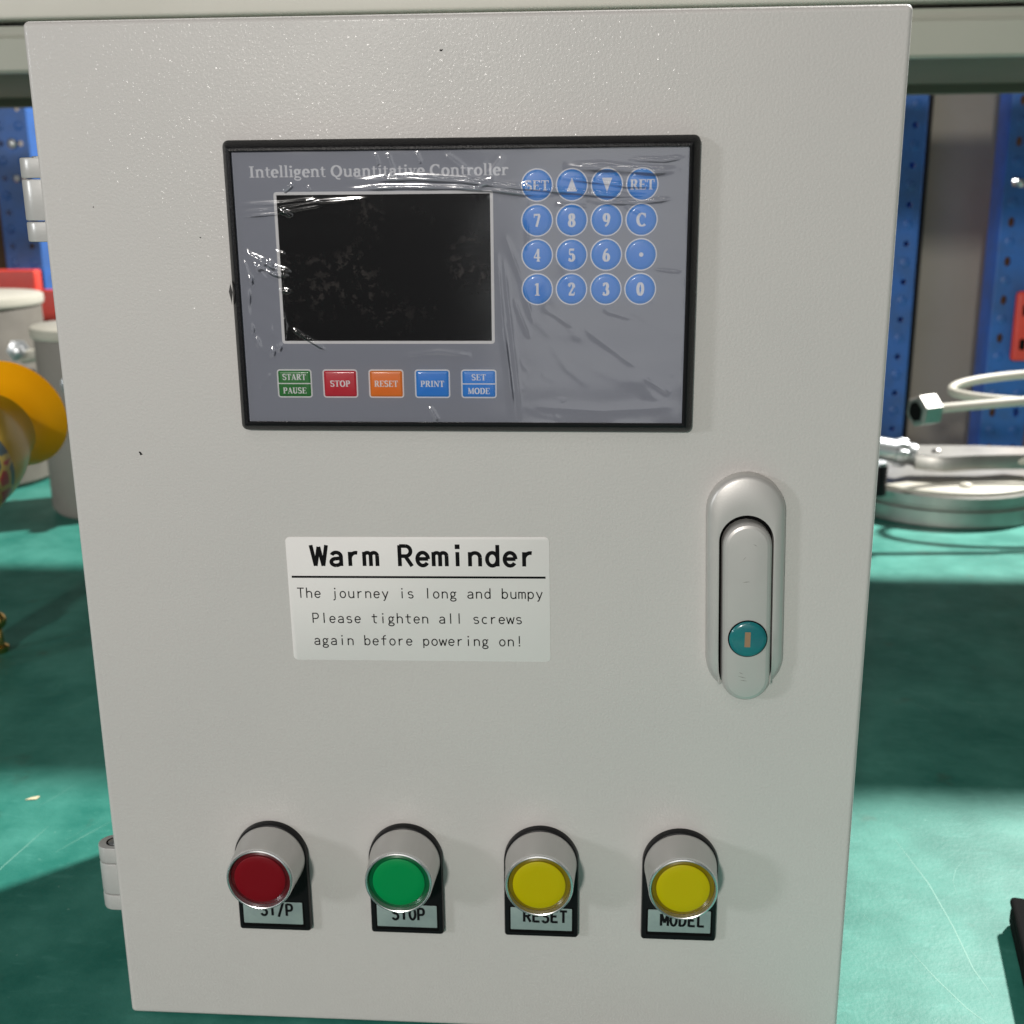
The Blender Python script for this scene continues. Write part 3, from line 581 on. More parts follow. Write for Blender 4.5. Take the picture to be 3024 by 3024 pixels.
    # slow swelling of the sheet
R_ = [([(-38, 346.3), (-15, 346.8), (2, 345.8), (16, 343.9), (27, 342.9), (40, 341.7), (52, 340.6), (68, 340.4)], .55, 1.0, 1.1),
      ([(-40, 343.4), (-20, 344.0), (0, 343.6), (14, 342.5), (24, 341.2), (34, 340.8)], .45, .8, 1.1),
      ([(6, 343.0), (13, 346.8)], .35, .6, 1.1), ([(22, 344.4), (33, 345.4)], .30, .7, 1.1),
      ([(34, 346.6), (46, 345.2), (58, 343.6), (70, 343.2)], .35, .8, 1.1), ([(44, 338.6), (60, 338.0), (74, 339.4)], .35, .8, 1.1),
      ([(36, 350.2), (52, 349.5), (66, 348.2), (76, 348.8)], .6, 1.6, 1.4), ([(58, 352.2), (70, 351.8), (77, 352.8)], .35, .8, 1.1),
      ([(-77, 335.9), (-66, 336.6), (-50, 338.8), (-30, 340.4)], .30, .7, 1.1), ([(-77, 334.6), (-64, 335.4), (-44, 338.4)], .28, .6, 1.1),
      ([(-77, 338.6), (-62, 338.9), (-48, 340.2)], .22, .7, 1.1),
      ([(-57, 345.2), (-60.5, 342.6)], .45, .5, 1.1), ([(-52, 344.6), (-51, 342.8)], .25, .5, 1.1),
      ([(-62.4, 337.0), (-57.8, 334.2)], .42, .8, 1.3), ([(-74, 322), (-66, 317.2), (-59, 315.4)], .42, .9, 1.2),
      ([(-72, 318), (-65.5, 314.6), (-60, 314.2)], .38, .7, 1.2), ([(-65, 323), (-61, 321.6)], .25, .6, 1.2), ([(-64, 309.2), (-60, 308.6)], .40, .9, 1.2),
      ([(-60.5, 296.0), (-55, 292.2), (-48.5, 288.2)], .50, .7, 1.2), ([(-63, 300), (-62, 294)], .25, .6, 1.2),
      ([(-75, 324), (-72, 318), (-68, 313)], .3, .8, 1.2), ([(-76, 320), (-74, 312)], .25, .8, 1.2),
      ([(-24, 355), (-22, 349.5), (-24.5, 346.5)], .30, .8, 1.2), ([(-28, 355), (-27, 351)], .28, .7, 1.2), ([(-14, 355.4), (-12.5, 351.6)], .25, .8, 1.2),
      ([(-5, 355), (6, 347)], .20, 1.2, 1.3), ([(16, 354), (10, 347)], .18, 1.0, 1.3),
      ([(13.5, 322), (14.8, 300), (19, 262)], .26, .8, 1.2), ([(15.5, 320), (18, 296), (21.5, 262)], .24, .8, 1.2), ([(13.5, 302), (17, 280), (18, 262)], .22, .7, 1.2),
      ([(16, 328), (22, 312), (26, 297)], .2, .9, 1.2), ([(19, 306), (24.5, 292)], .22, .7, 1.2), ([(29, 303), (40, 296)], .18, .8, 1.2), ([(50, 302), (60, 299)], .14, 1, 1.2),
      ([(43, 296), (62, 282)], .14, 1.3, 1.3), ([(64, 279), (74, 272.5)], .18, 1.0, 1.3), ([(67, 316), (77, 315)], .15, .6, 1.2),
      ([(-12, 268), (-9, 262.5)], .35, .9, 1.2), ([(-22, 286), (-8, 287.6), (4, 286.2)], .22, 1.3, 1.4), ([(-74, 274), (-69, 280)], .22, .8, 1.2),
      ([(24, 268), (50, 266.5), (76, 268)], .14, 1.6, 1.4), 
      ([(24, 333), (24, 322)], .16, .6, 1.2), ([(33.5, 338), (45, 337)], .22, .6, 1.2), ([(57, 337), (63, 334)], .18, .6, 1.2)]
for pts, amp, wd, sh in R_: H += seg_ridge(pts, amp*1.15, wd*.85, sh+.25)
for _ in range(95):
    if rg.rand() < .45: ax, az, a = rg.uniform(-30, 76), rg.uniform(336, 355), rg.normal(-.05, .3)
    elif rg.rand() < .5: ax, az, a = rg.uniform(-76, -56), rg.uniform(276, 325), rg.uniform(-1.6, .6)
    else: ax, az, a = rg.uniform(13, 74), rg.uniform(263, 335), rg.normal(-.8, .5)
    l = rg.uniform(2, 11); H += seg_ridge([(ax, az), (ax+l*.5*math.cos(a), az+l*.5*math.sin(a)), (ax+l*math.cos(a+.2), az+l*math.sin(a+.2))], rg.uniform(.012, .04), rg.uniform(.5, 1.1), 1.5)
for _ in range(26):
    ax, az = rg.uniform(14, 72), rg.uniform(264, 350); a = rg.normal(-.75, .35); l = rg.uniform(10, 28)
    H += seg_ridge([(ax, az), (ax+l*.5*math.cos(a), az+l*.5*math.sin(a)), (ax+l*math.cos(a+.15), az+l*math.sin(a+.15))], rg.uniform(.02, .065), rg.uniform(1.2, 2.6), 2)
# ring shaped lifted patch at the left rim, with small beads
th = np.arctan2((Zg-303)/15.5, (Xg+68.5)/7.0); rr0 = np.hypot((Xg+68.5)/7.0, (Zg-303)/15.5)
H += .42*np.exp(-((rr0-1)/.11)**2)*(.6+.4*np.sin(th*11+1.3*np.sin(th*5)))*(Xg < -62.5)
H += .16*np.exp(-((rr0)/.9)**4)*np.sin(.55*(Xg+1.4*Zg))*.4*(Xg < -62.5)
for _ in range(10):
    ax, az = rg.uniform(-74, -60), rg.uniform(283, 300); H += seg_ridge([(ax, az), (ax+rg.uniform(-4, 4), az+rg.uniform(-4, 4))], .09, .6, 1.4)
ed = np.minimum.reduce([Xg-xs[0], xs[-1]-Xg, Zg-zs[0], zs[-1]-Zg])
H += .12*np.exp(-ed/1.2)*np.sin(Xg*.19+Zg*.13)
H += np.where(np.hypot(Xg+73, Zg-331) < 40, .0, 0)
Y = -(6.46+np.clip(H, .0, 2))
mb = MB(); mb.v = np.stack([Xg.ravel(), Y.ravel(), Zg.ravel()], 1).tolist()
ii = (np.arange(nz_-1)[:, None]*nx+np.arange(nx-1)[None]).ravel()
mb.f = np.stack([ii, ii+1, ii+nx+1, ii+nx], 1).tolist(); mb.m = [0]*len(mb.f)
o = mb.build('protective_film', 'film', ctl, smooth=75)

# ------------------------------------------------------------------ reminder sticker
mb = MB(); rt = rad(.62); ctr = (-18.8, 191.9)
def stick(i, base=rrect(-68.9, 31.3, 166.9, 216.9, 1.8, 5)):
    return [(ctr[0]+(x-ctr[0])*math.cos(rt)-(z-ctr[1])*math.sin(rt), ctr[1]+(x-ctr[0])*math.sin(rt)+(z-ctr[1])*math.cos(rt)) for x, z in base(i)]
mb.sweep(stick, [(0, .0), (0, .12), (.04, .15)], False, True)
stk = mb.build('reminder_sticker', 'sticker', cab, loc=CO)
mb = MB()
strokes_to(mb, [Ln(-67.4, 201.0, 29.8, 201.0, .85)], 0, 0, 1, 1, .16, .85, 0, rot=rt, centre=ctr)
sans_text(mb, 'Warm Reminder', -59.6, 205.4, 6.62, 8.3, .18, .16, 0, rt, ctr)
sans_text(mb, 'The journey is long and bumpy', -66.0, 192.5, 3.275, 4.1, .108, .16, 0, rt, ctr)
sans_text(mb, 'Please tighten all screws', -60.8, 182.3, 3.275, 4.1, .108, .16, 0, rt, ctr)
sans_text(mb, 'again before powering on!', -60.8, 173.2, 3.275, 4.1, .108, .16, 0, rt, ctr)
mb.build('sticker_lettering', 'ink', stk, smooth=0)

# ------------------------------------------------------------------ handle (built upright, tilted a touch)
def hrot(x, z, a=rad(1.75), c0=(103.5, 206)):
    return (c0[0]+(x-c0[0])*math.cos(a)-(z-c0[1])*math.sin(a), c0[1]+(x-c0[0])*math.sin(a)+(z-c0[1])*math.cos(a))
def rotd(fn): return lambda i: [hrot(x, z) for x, z in fn(i)]
mb = MB(); cxh = 103.5
# base: U-shaped surround open at the bottom, profile swept round it
slot = 9.85; ro = 14.2; zt = 243.2; zb = 172.4
def surround(d_out, d_in):
    pts = []
    z_arc = zt-ro
    def outer(i):
        r_ = ro-i; p = []
        for k in range(9):                                         # lower right quarter, cut by the slot
            t = rad(-48+48*k/8); p.append((cxh+r_*math.cos(t), zb+r_*math.sin(t)))
        for k in range(25):
            t = rad(180*k/24); p.append((cxh+r_*math.cos(t), z_arc+r_*math.sin(t)))
        for k in range(9):
            t = rad(180+48*k/8); p.append((cxh+r_*math.cos(t), zb+r_*math.sin(t)))
        return p
    def inner():
        p = []; zi = 228.2-slot
        z0 = zb-ro*math.sin(rad(48))
        for k in range(9): p.append((cxh+slot, z0+(zi-z0)*k/9))
        for k in range(25):
            t = rad(180*k/24); p.append((cxh+slot*math.cos(t), zi+slot*math.sin(t)))
        for k in range(9): p.append((cxh-slot, zi+(z0-zi)*(k+1)/9))
        return p
    return outer, inner
outer, inner = surround(0, 0)
loops = [(outer(0), 0), (outer(0), 3.4), (outer(.35), 4.3), (outer(1.1), 5.0), (outer(2.0), 5.4)]
inn = inner(); mid = [((a[0]+b_[0]*3)/4, (a[1]+b_[1]*3)/4) for a, b_ in zip(outer(2.0), inn)]
loops += [(mid, 5.9), (inn, 5.8), (inn, .6)]
n = len(inn); vs = []
for lp, d in loops: vs += [(hrot(x, z)[0], -d, hrot(x, z)[1]) for x, z in lp]
mb.add(vs, [(i*n+j, i*n+j+1, (i+1)*n+j+1, (i+1)*n+j) for i in range(len(loops)-1) for j in range(n-1)])
for j in (0, n-1):                                                # close the two lower ends
    ring = [i*n+j for i in range(len(loops))]; mb.add([vs[q] for q in ring], [tuple(range(len(ring))) if j else tuple(range(len(ring)-1, -1, -1))])
hnd = mb.build('door_handle', 'cast', cab, loc=CO)
mb = MB(); mb.sweep(rotd(stadium(cxh, 19.9, 228.4, 159.4)), [(0, .02), (0, .5)], False, True); mb.build('handle_recess', 'gap', hnd)
mb = MB(); mb.sweep(rotd(stadium(cxh, 26.5, 241.8, 159.6)), [(0, .0), (0, .35)], False, True); mb.build('handle_gasket', 'black', hnd)
# lever: tapered stadium with flat facets along its length
LV = stadium(cxh+.35, 17.9, 225.7, 155.9)
lv = MB(); cs = []
prof = [(0, 1.0), (0, 5.6), (.3, 6.5), (.9, 7.2), (1.9, 7.6), (5.0, 7.9)]
lv.sweep(rotd(LV), prof, False, True)
lever = lv.build('lever', 'cast', hnd, smooth=14)
for sx_0, sz_0, sl, sa in ((-.4, 203.5, 1.6, .1), (2.6, 217.5, .9, -.5), (-1.2, 212.5, 1.1, .9), (-1.6, 166.0, 1.9, -.25), (-1.0, 164.6, 1.6, -.1), (-2.0, 167.6, 1.0, -.4)):
    q = MB(); a_, b_ = hrot(cxh+.35+sx_0, sz_0)
    q.add([(a_-sl*math.cos(sa), -7.93, b_-sl*math.sin(sa)), (a_, -7.93, b_-.12), (a_+sl*math.cos(sa), -7.93, b_+sl*math.sin(sa)), (a_, -7.93, b_+.12)], [(0, 1, 2, 3)])
    q.build('scuff', 'duct', hnd, smooth=0)
mb = MB(); lcx, lcz = hrot(cxh, 179.6)[0]+.6, 181.4
mb.sweep(circ(lcx, lcz, 7.25), [(0, 6.0), (0, 8.0), (.25, 8.15)], False, True); lo = mb.build('lock_rim', 'gap', hnd)
mb = MB(); mb.sweep(circ(lcx, lcz, 6.85), [(0, 7), (0, 8.4), (.5, 8.9), (1.4, 9.1)], False, True)
mb.sweep(rrect(lcx-1.2, lcx+.9, lcz-2.9, lcz+3.0, .15, 2), [(0, 9.1), (.02, 9.16)], False, True, mi=1)
mb.build('lock_cylinder', ['teal_lock', 'brass_slot'], hnd)

# ------------------------------------------------------------------ push buttons
BT = [(-82.7, 80.6, 'red', 'ST/P', -88.6, 3.55, 5.6, .5, (-95.5, -70.7, 50.0, 60.2), 53.9),
      (-27.3, 81.2, 'green', 'STOP', -33.8, 3.55, 5.6, .5, (-39.6, -14.9, 50.6, 60.8), 54.0),
      (27.8, 81.9, 'yellow', 'RESET', 20.3, 3.68, 5.6, .4, (15.4, 40.3, 51.3, 61.5), 55.0),
      (83.3, 82.4, 'yellow', 'MODEL', 75.8, 3.62, 5.5, .4, (71.0, 96.0, 52.4, 62.5), 55.3)]
for cx, cz, colr, tx, tx0, pit, th_, tilt, ins, tb in BT:
    pts = [(cx-15, cz-34), (cx+15, cz-34)]
    ol = []
    for c0, st in (((cx+15-1, cz-34+1), -90),):
        pass
    for k in range(4): t = rad(180+90*k/3); ol.append((cx-15+1.2+1.2*math.cos(t), cz-34+1.2+1.2*math.sin(t)))
    for k in range(4): t = rad(270+90*k/3); ol.append((cx+15-1.2+1.2*math.cos(t), cz-34+1.2+1.2*math.sin(t)))
    for k in range(33): t = rad(180*k/32); ol.append((cx+15*math.cos(t), cz+15*math.sin(t)))
    mb = MB(); mb.sweep(poly(ol), [(0, 0), (0, 2.6), (.3, 3.2), (.8, 3.4)], False, True)
    bt = mb.build('push_button', 'black', cab, loc=CO)
    bt['label'] = {'ST/P': 'red push button over a plate reading ST/P', 'STOP': 'green push button over a plate reading STOP', 'RESET': 'yellow push button over a plate reading RESET', 'MODEL': 'yellow push button over a plate reading MODEL'}[tx]
    mb = MB(); mb.sweep(circ(cx, cz, 14.3, 64), [(0, 3.3), (0, 4.6), (.15, 5.0), (.95, 18.6)], False, False); mb.build('collar', 'collar', bt)
    mb = MB(); mb.sweep(circ(cx, cz, 13.35, 64), [(0, 18.5), (0, 19.3), (.25, 19.75), (.7, 19.9), (1.0, 19.75), (1.15, 19.2), (1.3, 15.5)], False, False); mb.build('rim', 'ring', bt)
    mb = MB(); mb.sweep(circ(cx, cz, 12.02, 64), [(0, 15.6), (0, 17.7), (1.5, 18.3), (1.75, 18.85), (2.1, 19.05), (5, 19.12), (8.5, 19.16)], True, True, mats=[1, 1, 1, 0, 0, 0, 0])
    mb.build('lens', [colr+'_lens', colr+'_rim'], bt)
    mb = MB(); x0, x1, z0, z1 = ins
    mb.sweep(rrect(x0-.7, x1+.7, z0-1.6, z1+.4, .5, 2), [(0, 3.42), (.05, 3.46)], False, True, mi=1)
    mb.sweep(rrect(x0, x1, z0, z1, .3, 2), [(0, 3.44), (0, 3.66), (.2, 3.72)], False, True, mi=0)
    sans_text(mb, tx, tx0, tb, pit, th_, .19, 3.74, 2)
    mb.build('name_insert', ['insert', 'gap', 'label_ink'], bt)

# ================================================================== things on the bench
def upright(name, cx, y, zhole, pitch, w_=56, r=4.6, oval=1.0, z_lo=-770, z_hi=900, parent=None, yaw=0):
    mb = MB(); cols = (-14.5, 14.5); x0, x1 = cx-w_/2, cx+w_/2; th_ = 3; zz = zhole-pitch/2
    def cell(a0, a1, c, b0, b1):
        hx, hz = c; n = 16; k = len(mb.v)
        for j in range(n):
            t = 2*math.pi*j/n; dx, dz = math.cos(t), math.sin(t)
            s_ = min((a1-hx)/dx if dx > 1e-6 else (a0-hx)/dx if dx < -1e-6 else 1e9, (b1-hz)/dz if dz > 1e-6 else (b0-hz)/dz if dz < -1e-6 else 1e9)
            mb.v.append((hx+dx*s_, y, hz+dz*s_))
        # snap nearest perimeter points to the corners so that cells close
        for qx, qz in ((a0, b0), (a1, b0), (a1, b1), (a0, b1)):
            j = min(range(n), key=lambda q: (mb.v[k+q][0]-qx)**2+(mb.v[k+q][2]-qz)**2); mb.v[k+j] = (qx, y, qz)
        for dd in (0, th_):
            for j in range(n):
                t = 2*math.pi*j/n; mb.v.append((hx+r*math.cos(t), y+dd, hz+r*oval*math.sin(t)))
        for j in range(n):
            j2 = (j+1) % n
            mb.f.append((k+j, k+j2, k+n+j2, k+n+j)); mb.f.append((k+n+j, k+n+j2, k+2*n+j2, k+2*n+j)); mb.m += [0, 0]
    while zz < 560:
        for s_ in (0, 1):
            a0, a1 = (x0+2, cx) if s_ == 0 else (cx, x1-2)
            cell(a0, a1, (cx+cols[s_], zz+pitch/2), zz, zz+pitch)
        zz += pitch
    zs_ = zhole-pitch/2
    mb.add([(x0+2, y, z_lo), (x1-2, y, z_lo), (x1-2, y, zs_), (x0+2, y, zs_)], [(0, 1, 2, 3)])
    mb.add([(x0+2, y, zz), (x1-2, y, zz), (x1-2, y, z_hi), (x0+2, y, z_hi)], [(0, 1, 2, 3)])
    for sx, xe in ((1, x1), (-1, x0)):                              # folded edge, flange, return lip
        p = [(xe-2*sx, y), (xe-.6*sx, y+.6), (xe, y+2), (xe, y+45), (xe-8*sx, y+50), (xe-8*sx, y+53), (xe-3*sx, y+53)]
        vs = [(a, b_, z_lo) for a, b_ in p]+[(a, b_, z_hi) for a, b_ in p]; q = len(p)
        mb.add(vs, [(i, i+1, i+1+q, i+q) for i in range(q-1)])
    for zc in np.arange(zhole+pitch/2, 540, pitch):                # pressed dimples between the holes
        for cc in cols: mb.sweep(circ(cx+cc, zc, 6.5, 16), [(0, -y), (1.5, -y+.9), (4, -y+1.3)], False, True)
    return mb.build(name, 'rack_blue', parent, smooth=30)
# left rack with its red beam
lr = tag(empty('storage_rack', (-.794, 1.3, -.77)), 'blue perforated rack post carrying a red beam at the far left', 'storage rack', 'blue storage racks')
o = upright('upright', -794, 1300, 216, 48, parent=lr, r=4.2); o.location = (.794, -1.3, .77)
mb = MB(); mb.box(-1500, -765, 1268, 1290, 192, 232, 3); o = mb.build('beam', 'rack_red', lr); o.location = (.794, -1.3, .77)
mb = MB(); mb.box(-772, -726, 1258, 1266, 158, 205, 4); o = mb.build('beam_connector', 'rack_red', lr); o.location = (.794, -1.3, .77)
mb = MB(); mb.box(-768, -742, 1256.5, 1259, 157, 160, .8); o = mb.build('connector_slot', 'gap', lr); o.location = (.794, -1.3, .77)
for hx, hz_, rr3 in ((-791, 408, 7), (-790, 360, 5)):
    mb = MB(); mb.lathe([(rr3, 0), (rr3, 2), (rr3*.6, 4.5), (.5, 5.5)], 16, mtx=Matrix.Translation((hx, 1299, hz_)) @ Matrix.Rotation(rad(90), 4, 'X')); o = mb.build('bolt', 'bright', lr); o.location = (.794, -1.3, .77)
# right rack: near post with red connector
rrk = tag(empty('storage_rack', (.565, 1.1, -.77)), 'blue perforated rack post with a red connector at the right edge', 'storage rack', 'blue storage racks')
RO = (-.565, -1.1, .77)
o = upright('upright', 565, 1100, 13, 47, parent=rrk, r=4.0, oval=1.5); o.location = RO
mb = MB(); mb.box(562, 612, 1086, 1096, 127, 213, 5); o = mb.build('beam_connector', 'rack_red', rrk); o.location = RO
for zc in (190, 148):
    mb = MB(); mb.sweep(rrect(570, 577, zc-7, zc+7, 2.5, 3), [(0, -1087), (0, -1085.6)], False, True); o = mb.build('connector_slot', 'gap', rrk); o.location = RO
mb = MB(); mb.box(612, 1500, 1086, 1120, 150, 205, 3); o = mb.build('beam', 'rack_red', rrk); o.location = RO
mb = MB(); mb.lathe([(5, 0), (5, 3), (3, 5), (.4, 5.6)], 16, mtx=Matrix.Translation((556, 1099, 341)) @ Matrix.Rotation(rad(90), 4, 'X')); o = mb.build('bolt', 'bright', rrk); o.location = RO
o = upright('rack_post', 412.5, 1100, 38, 46.4, r=3.6)
tag(o, 'plain blue perforated post just right of the cabinet', 'rack post')
mb = MB(); mb.box(485.5, 571, 1250, 1256, -770, 900, 1.5); tag(mb.build('sheet_panel', 'panel'), 'tall plain taupe sheet panel between two blue posts', 'panel')
mb = MB(); mb.box(441, 470, 1190, 1215, -770, 900, 2); tag(mb.build('gap_shade', 'black'), 'narrow black strip put in as the shaded gap behind the blue post beside the cabinet', 'shade strip')  # black strip stands in for the shadowed gap beside the post
mb = MB(); mb.box(560, 900, 1500, 1800, -300, 620, 3); tag(mb.build('cardboard_stack', 'card'), 'brown cardboard carton behind the rack at the right', 'carton')
for zc, hh in ((341, 4.5), (325, 4)):
    mb = MB(); mb.lathe([(hh, 0), (hh, 60), (hh*.6, 62)], 16, mtx=Matrix.Translation((612, 1400, zc)) @ Matrix.Rotation(rad(90), 4, 'Y'))
    tag(mb.build('steel_rod', 'bright'), 'short bright steel rod, %s of two in front of the brown carton' % ('upper' if zc > 330 else 'lower'), 'rod', 'steel rods')
mb = MB(); mb.lathe([(9, 0), (10, 3), (10, 22), (7, 28), (2, 30)], 24, mtx=Matrix.Translation((627, 1410, 260)) @ Matrix.Rotation(rad(90), 4, 'X')); tag(mb.build('hand_wheel', 'black'), 'small black hand wheel in front of the brown carton', 'hand wheel')
mb = MB(); mb.lathe([(12, 0), (13, 2), (13, 30), (11, 34), (11, 48), (9, 52)], 24, mtx=Matrix.Translation((627, 1400, 160))); tag(mb.build('red_canister', 'rack_red'), 'small red canister in front of the brown carton', 'canister')
# left background clutter behind the rack post
mb = MB(); mb.box(-1100, -880, 1700, 1900, 60, 330, 4); tag(mb.build('cardboard_box', 'card'), 'brown cardboard box behind the rack at the far left edge', 'box')

# canisters
def canister(name, cx, cy, r, h_, label, group, body='duct'):
    t = tag(empty(name, (cx/1000, cy/1000, 0)), label, 'canister', group)
    mb = MB(); mb.lathe([(r*.93, 0), (r, 6), (r, h_-14), (r*.99, h_-12)], 64); mb.build('body', body, t)
    mb = MB(); mb.lathe([(r+2, h_-12.2), (r+3, h_-11), (r+3.6, h_-7), (r+3, h_-1.5), (r+1, h_)], 64); mb.build('lid', 'lid', t)
    return t
c1 = canister('steel_canister', -492, 832, 66, 204, 'smaller grey canister with cream lid right beside the cabinet', 'grey canisters')
mb = MB(); mb.lathe([(11, 0), (11, 10), (7, 12), (7, 22), (9, 24), (9, 32), (3, 34)], 20, mtx=Matrix.Translation((6, -65, 152)) @ Matrix.Rotation(rad(90), 4, 'X')); mb.build('side_valve', 'bright', c1)
mb = MB(); mb.lathe([(9, 0), (9, 10), (7, 12), (7, 20), (3, 22)], 20, mtx=Matrix.Translation((8, -65, 52)) @ Matrix.Rotation(rad(90), 4, 'X')); mb.build('drain_valve', 'bright', c1)
c2 = canister('steel_canister', -712, 955, 92, 224, 'bigger light grey canister with cream lid under the red beam', 'grey canisters', 'duct_big')
mb = MB(); mb.lathe([(13, 0), (13, 6), (8, 8), (8, 14), (6, 20), (1, 22)], 6, mtx=Matrix.Translation((104-8, -58, 166)) @ Matrix.Rotation(rad(90), 4, 'X') @ Matrix.Rotation(rad(25), 4, 'Y')); mb.build('side_bolt', 'bright', c2)
mb = MB(); mb.box(84, 106, -66, -40, 116, 142, 3); mb.build('side_bracket', 'black', c2)
mb = MB(); mb.lathe([(7.5, 0), (7.5, 26), (5, 28)], 18, mtx=Matrix.Translation((100, -60, 158)) @ Matrix.Rotation(rad(80), 4, 'Y')); mb.build('side_pipe', 'lid', c2)

# orange funnel with a patterned round body, lying tipped towards the viewer
fn = tag(empty('plastic_funnel', (-.425, .36, .0)), 'orange flared plastic funnel with mustard body and printed band at left edge', 'funnel')
ax = Vector((-.035, .965, .234)).normalized()
mtx = Vector((0, 0, 1)).rotation_difference(ax).to_matrix().to_4x4(); base = Matrix.Translation((36, 60, 182)) @ mtx
def fl(name, prof, mname, th_=1.6):
    mb = MB(); pr = prof+[(max(r-th_, .5), h) for r, h in reversed(prof)]
    mb.lathe(pr, 72, mtx=base, cap0=False, cap1=False); return mb.build(name, mname, fn, smooth=60)
fl('flared_mouth', [(29, -26), (31, -20), (35, -13), (39, -6.5), (41, -2.5), (42.6, .2), (43, 1)], 'orange')
fl('neck', [(37, -84), (37.5, -72), (36, -58), (33, -45), (30, -35), (29.1, -26)], 'mustard')
fl('printed_band', [(30, -126), (34, -116), (36.6, -104), (37.4, -94), (37.1, -84)], 'print')
mb = MB(); mb.lathe([(.5, -134), (12, -133), (24, -130), (31, -125)], 48, mtx=base); mb.build('rounded_foot', 'mustard', fn)
mb = MB(); mb.lathe([(16, 0), (17, 3), (12, 12), (11, 62), (11, 110)], 40, mtx=Matrix.Translation((0, -10, 0))); mb.build('stand', 'mustard', fn)

# brass ball fitting at the left edge
mb = MB(); mb.lathe([(6, 0), (7, 2), (7, 5), (4, 7), (3.4, 18.5)]+[(7.5*math.sin(t), 25.5-7.5*math.cos(t)) for t in np.linspace(.45, 3.1, 14)], 40)
o = tag(mb.build('brass_fitting', 'brass', loc=(-.4095, .40, 0)), 'polished brass ball fitting on the mat at the left edge', 'fitting')
mb = MB(); mb.add([(-3.6, -1.6, 0), (2.6, -.6, 0), (3.4, 2.2, 0), (-1, 1.0, 0), (-3.6, -1.6, .3), (2.6, -.6, .3), (3.4, 2.2, .9), (-1, 1.0, .4)],
                  [(3, 2, 1, 0), (4, 5, 6, 7), (0, 1, 5, 4), (1, 2, 6, 5), (2, 3, 7, 6), (3, 0, 4, 7)])
o = tag(mb.build('paper_scrap', 'scrap', smooth=0), 'tiny cream paper scrap on the green mat left of the cabinet', 'paper scrap'); o.location = (-.279, .179, .0003)

# low black case at the right edge
bx = tag(empty('black_case', (.248, .088, 0)), 'low black case lying on the mat at the right edge', 'case')
mb = MB(); mb.box(0, 180, -170, 0, .5, 10, 2); o = mb.build('case_body', 'gap', bx, rot=(0, 0, rad(-11)))
mb = MB(); mb.box(-.5, 180.5, -170.5, .5, 10.2, 15, 2); o = mb.build('case_lid', 'gap', bx, rot=(0, 0, rad(-11)))

# steel flange
fg = tag(empty('steel_flange', (.43, .88, 0)), 'round machined steel flange with cream top plate lying on the green mat', 'flange')
mb = MB(); mb.lathe([(109, 0), (111, 1.5), (111, 17), (109.5, 18.5), (108, 19.5), (108, 21), (110, 22.5), (110, 32), (108.5, 33.5), (40, 33.5)], 96); mb.build('disc', 'steel', fg)
mb = MB(); ol = [(-82, -70)]
arc_ = [(105*math.cos(rad(t)), 105*math.sin(rad(t))) for t in np.linspace(-138, -20, 30)]
mb.sweep(poly(arc_+[(60, -20), (-40, -52)]), [(0, 0), (0, 3.0), (.8, 3.6)], True, True)
o = mb.build('top_plate', 'lid', fg); o.rotation_euler = (rad(-90), 0, 0); o.location = (0, 0, .0338)
# sweep works in x/z with depth towards -y: turned so depth points up
o.rotation_euler = (rad(-90), 0, 0)
mb = MB(); mb.lathe([(6, 0), (6, 2.5), (4.2, 4), (.5, 4.6)], 24, mtx=Matrix.Translation((3, -78, 37.2))); mb.build('screw', 'lid', fg)
mb = MB(); mb.lathe([(11, 0), (11, 30), (10, 31.5)], 28, mtx=Matrix.Translation((-92, -88, 31))); mb.build('locating_post', 'black', fg)
mb = MB(); mb.lathe([(10.4, 0), (10, 3), (6, 4)], 28, mtx=Matrix.Translation((-92, -88, 62.6))); mb.build('post_cap', 'bright', fg)

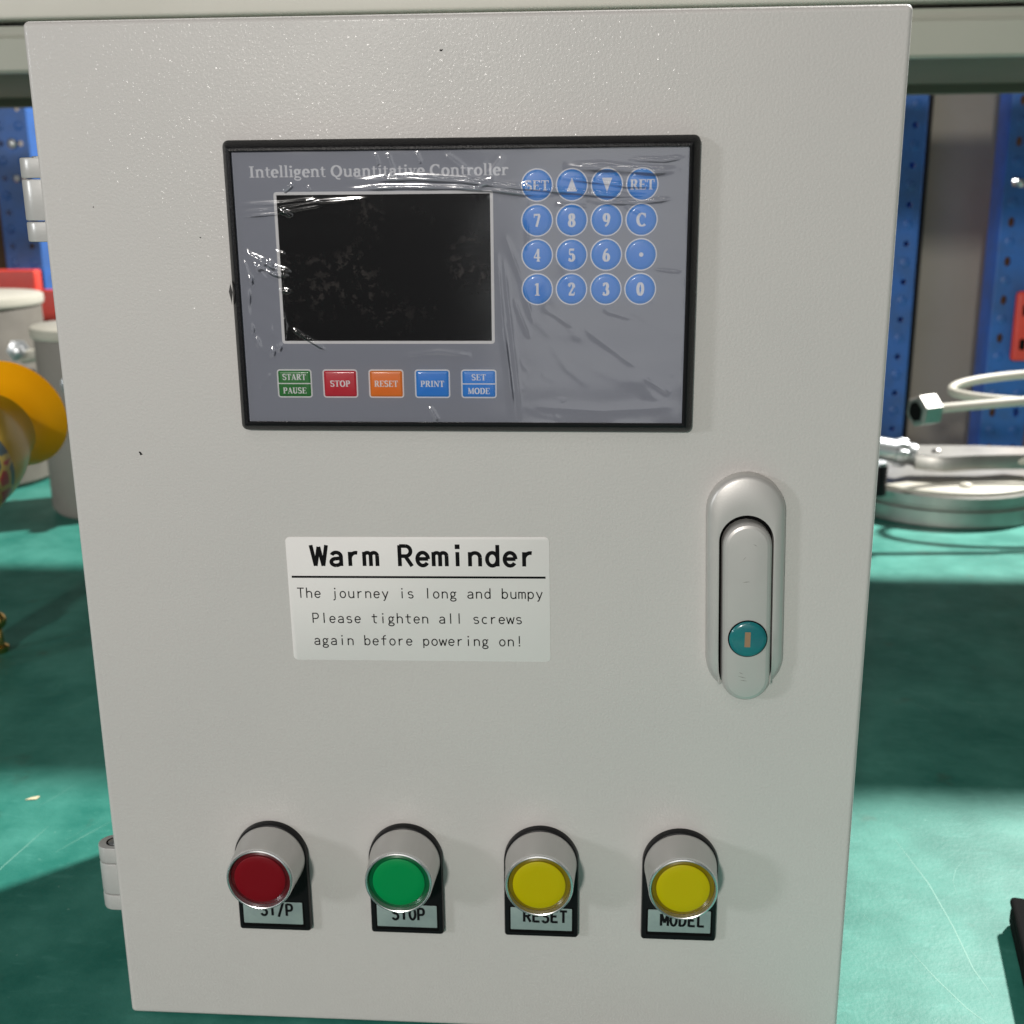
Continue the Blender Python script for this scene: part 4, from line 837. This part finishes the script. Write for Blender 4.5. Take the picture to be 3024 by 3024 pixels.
# threaded sensor lying across the flange
sn = tag(empty('pipe_coupling', (.39, .85, .060)), 'zinc pipe coupling with hexagon body lying across the steel flange', 'coupling')
dirv = Vector((1, -.02, -.16)).normalized(); Mx = Vector((0, 0, 1)).rotation_difference(dirv).to_matrix().to_4x4()
mb = MB(); mb.lathe([(12.5, -150), (13, -148), (13, -22), (14.2, -21), (14.2, -9), (13.5, -8), (12, -6), (12, 0)], 40, mtx=Mx); mb.build('pipe', 'bright', sn)
for q in range(10):
    t = 2*math.pi*q/10; mb = MB(); mb.lathe([(1.0, -19), (1.4, -18), (1.4, -10), (1.0, -9)], 8, mtx=Mx @ Matrix.Translation((14.4*math.cos(t), 14.4*math.sin(t), 0))); mb.build('grip_rib', 'bright', sn)
mb = MB(); pts = [(-2, -16), (8, -20), (26, -26), (60, -18), (150, -10), (150, 14), (70, 22), (10, 22), (-2, 14)]
mb.sweep(poly(pts), [(0, -9), (0, 5), (1.5, 7)], True, True)
o = mb.build('clamp_plate', 'steel', sn); o.rotation_euler = (rad(-90+4), rad(0), 0); o.location = (0, 0, -.002)
mb = MB(); mb.lathe([(5, 0), (5, 2), (3.5, 3.5), (.5, 4)], 20, mtx=Matrix.Translation((22, -6, 4.5))); mb.build('screw', 'steel', sn)
mb = MB(); mb.tube([(90, -4, -6), (130, -14, 0), (200, -24, 4)], 6, 18); mb.build('side_tube', 'lid', sn)

# bent steel tube with hexagon nut
tb_ = tag(empty('bent_tube', (.509, .763, 0)), 'looped bright steel tube ending in a hexagon nut at the right edge', 'tube')
pts = [(375.5+11*k, 745+1.1*k, 129.3+.82*k) for k in range(12)]
for k in range(0, 64):
    q = k/63; a = -math.pi/2+2.5*math.pi*q
    zc = np.interp(q, [0, .2, .4, .6, .8, 1], [138.5, 142, 146.5, 135, 130.5, 131])
    pts.append((519.5+105.5*math.cos(a), 814.7+(53-11*q)*math.sin(a), zc))
mb = MB(); mb.tube([(x-509, y-763, z) for x, y, z in pts], 4.6, 18); mb.build('tube', 'lid', tb_)
nd = Vector((-1, -.42, -.05)).normalized(); Mn = Matrix.Translation((378.3-509, 745.9-763, 129.3)) @ Vector((0, 0, 1)).rotation_difference(nd).to_matrix().to_4x4() @ Matrix.Rotation(rad(12), 4, 'Z')
mb = MB(); mb.lathe([(13.3, 0), (16, 2), (16, 20), (13.8, 22.3), (10.6, 22.4), (10, 8)], 6, mtx=Mn, cap1=True); o = mb.build('hex_nut', 'steel', tb_, smooth=0)
mb = MB(); mb.lathe([(9.4, 21.8), (9.2, 22.6)], 24, mtx=Mn); mb.build('nut_bore', 'gap', tb_)
mb = MB(); mb.tube([(116, 30, 140), (118, 40, 90), (120, 50, 4)], 6.5, 16); mb.lathe([(30, 0), (30, 6), (9, 9)], 32, mtx=Matrix.Translation((120, 50, 0))); mb.build('tube_stand', 'steel', tb_)
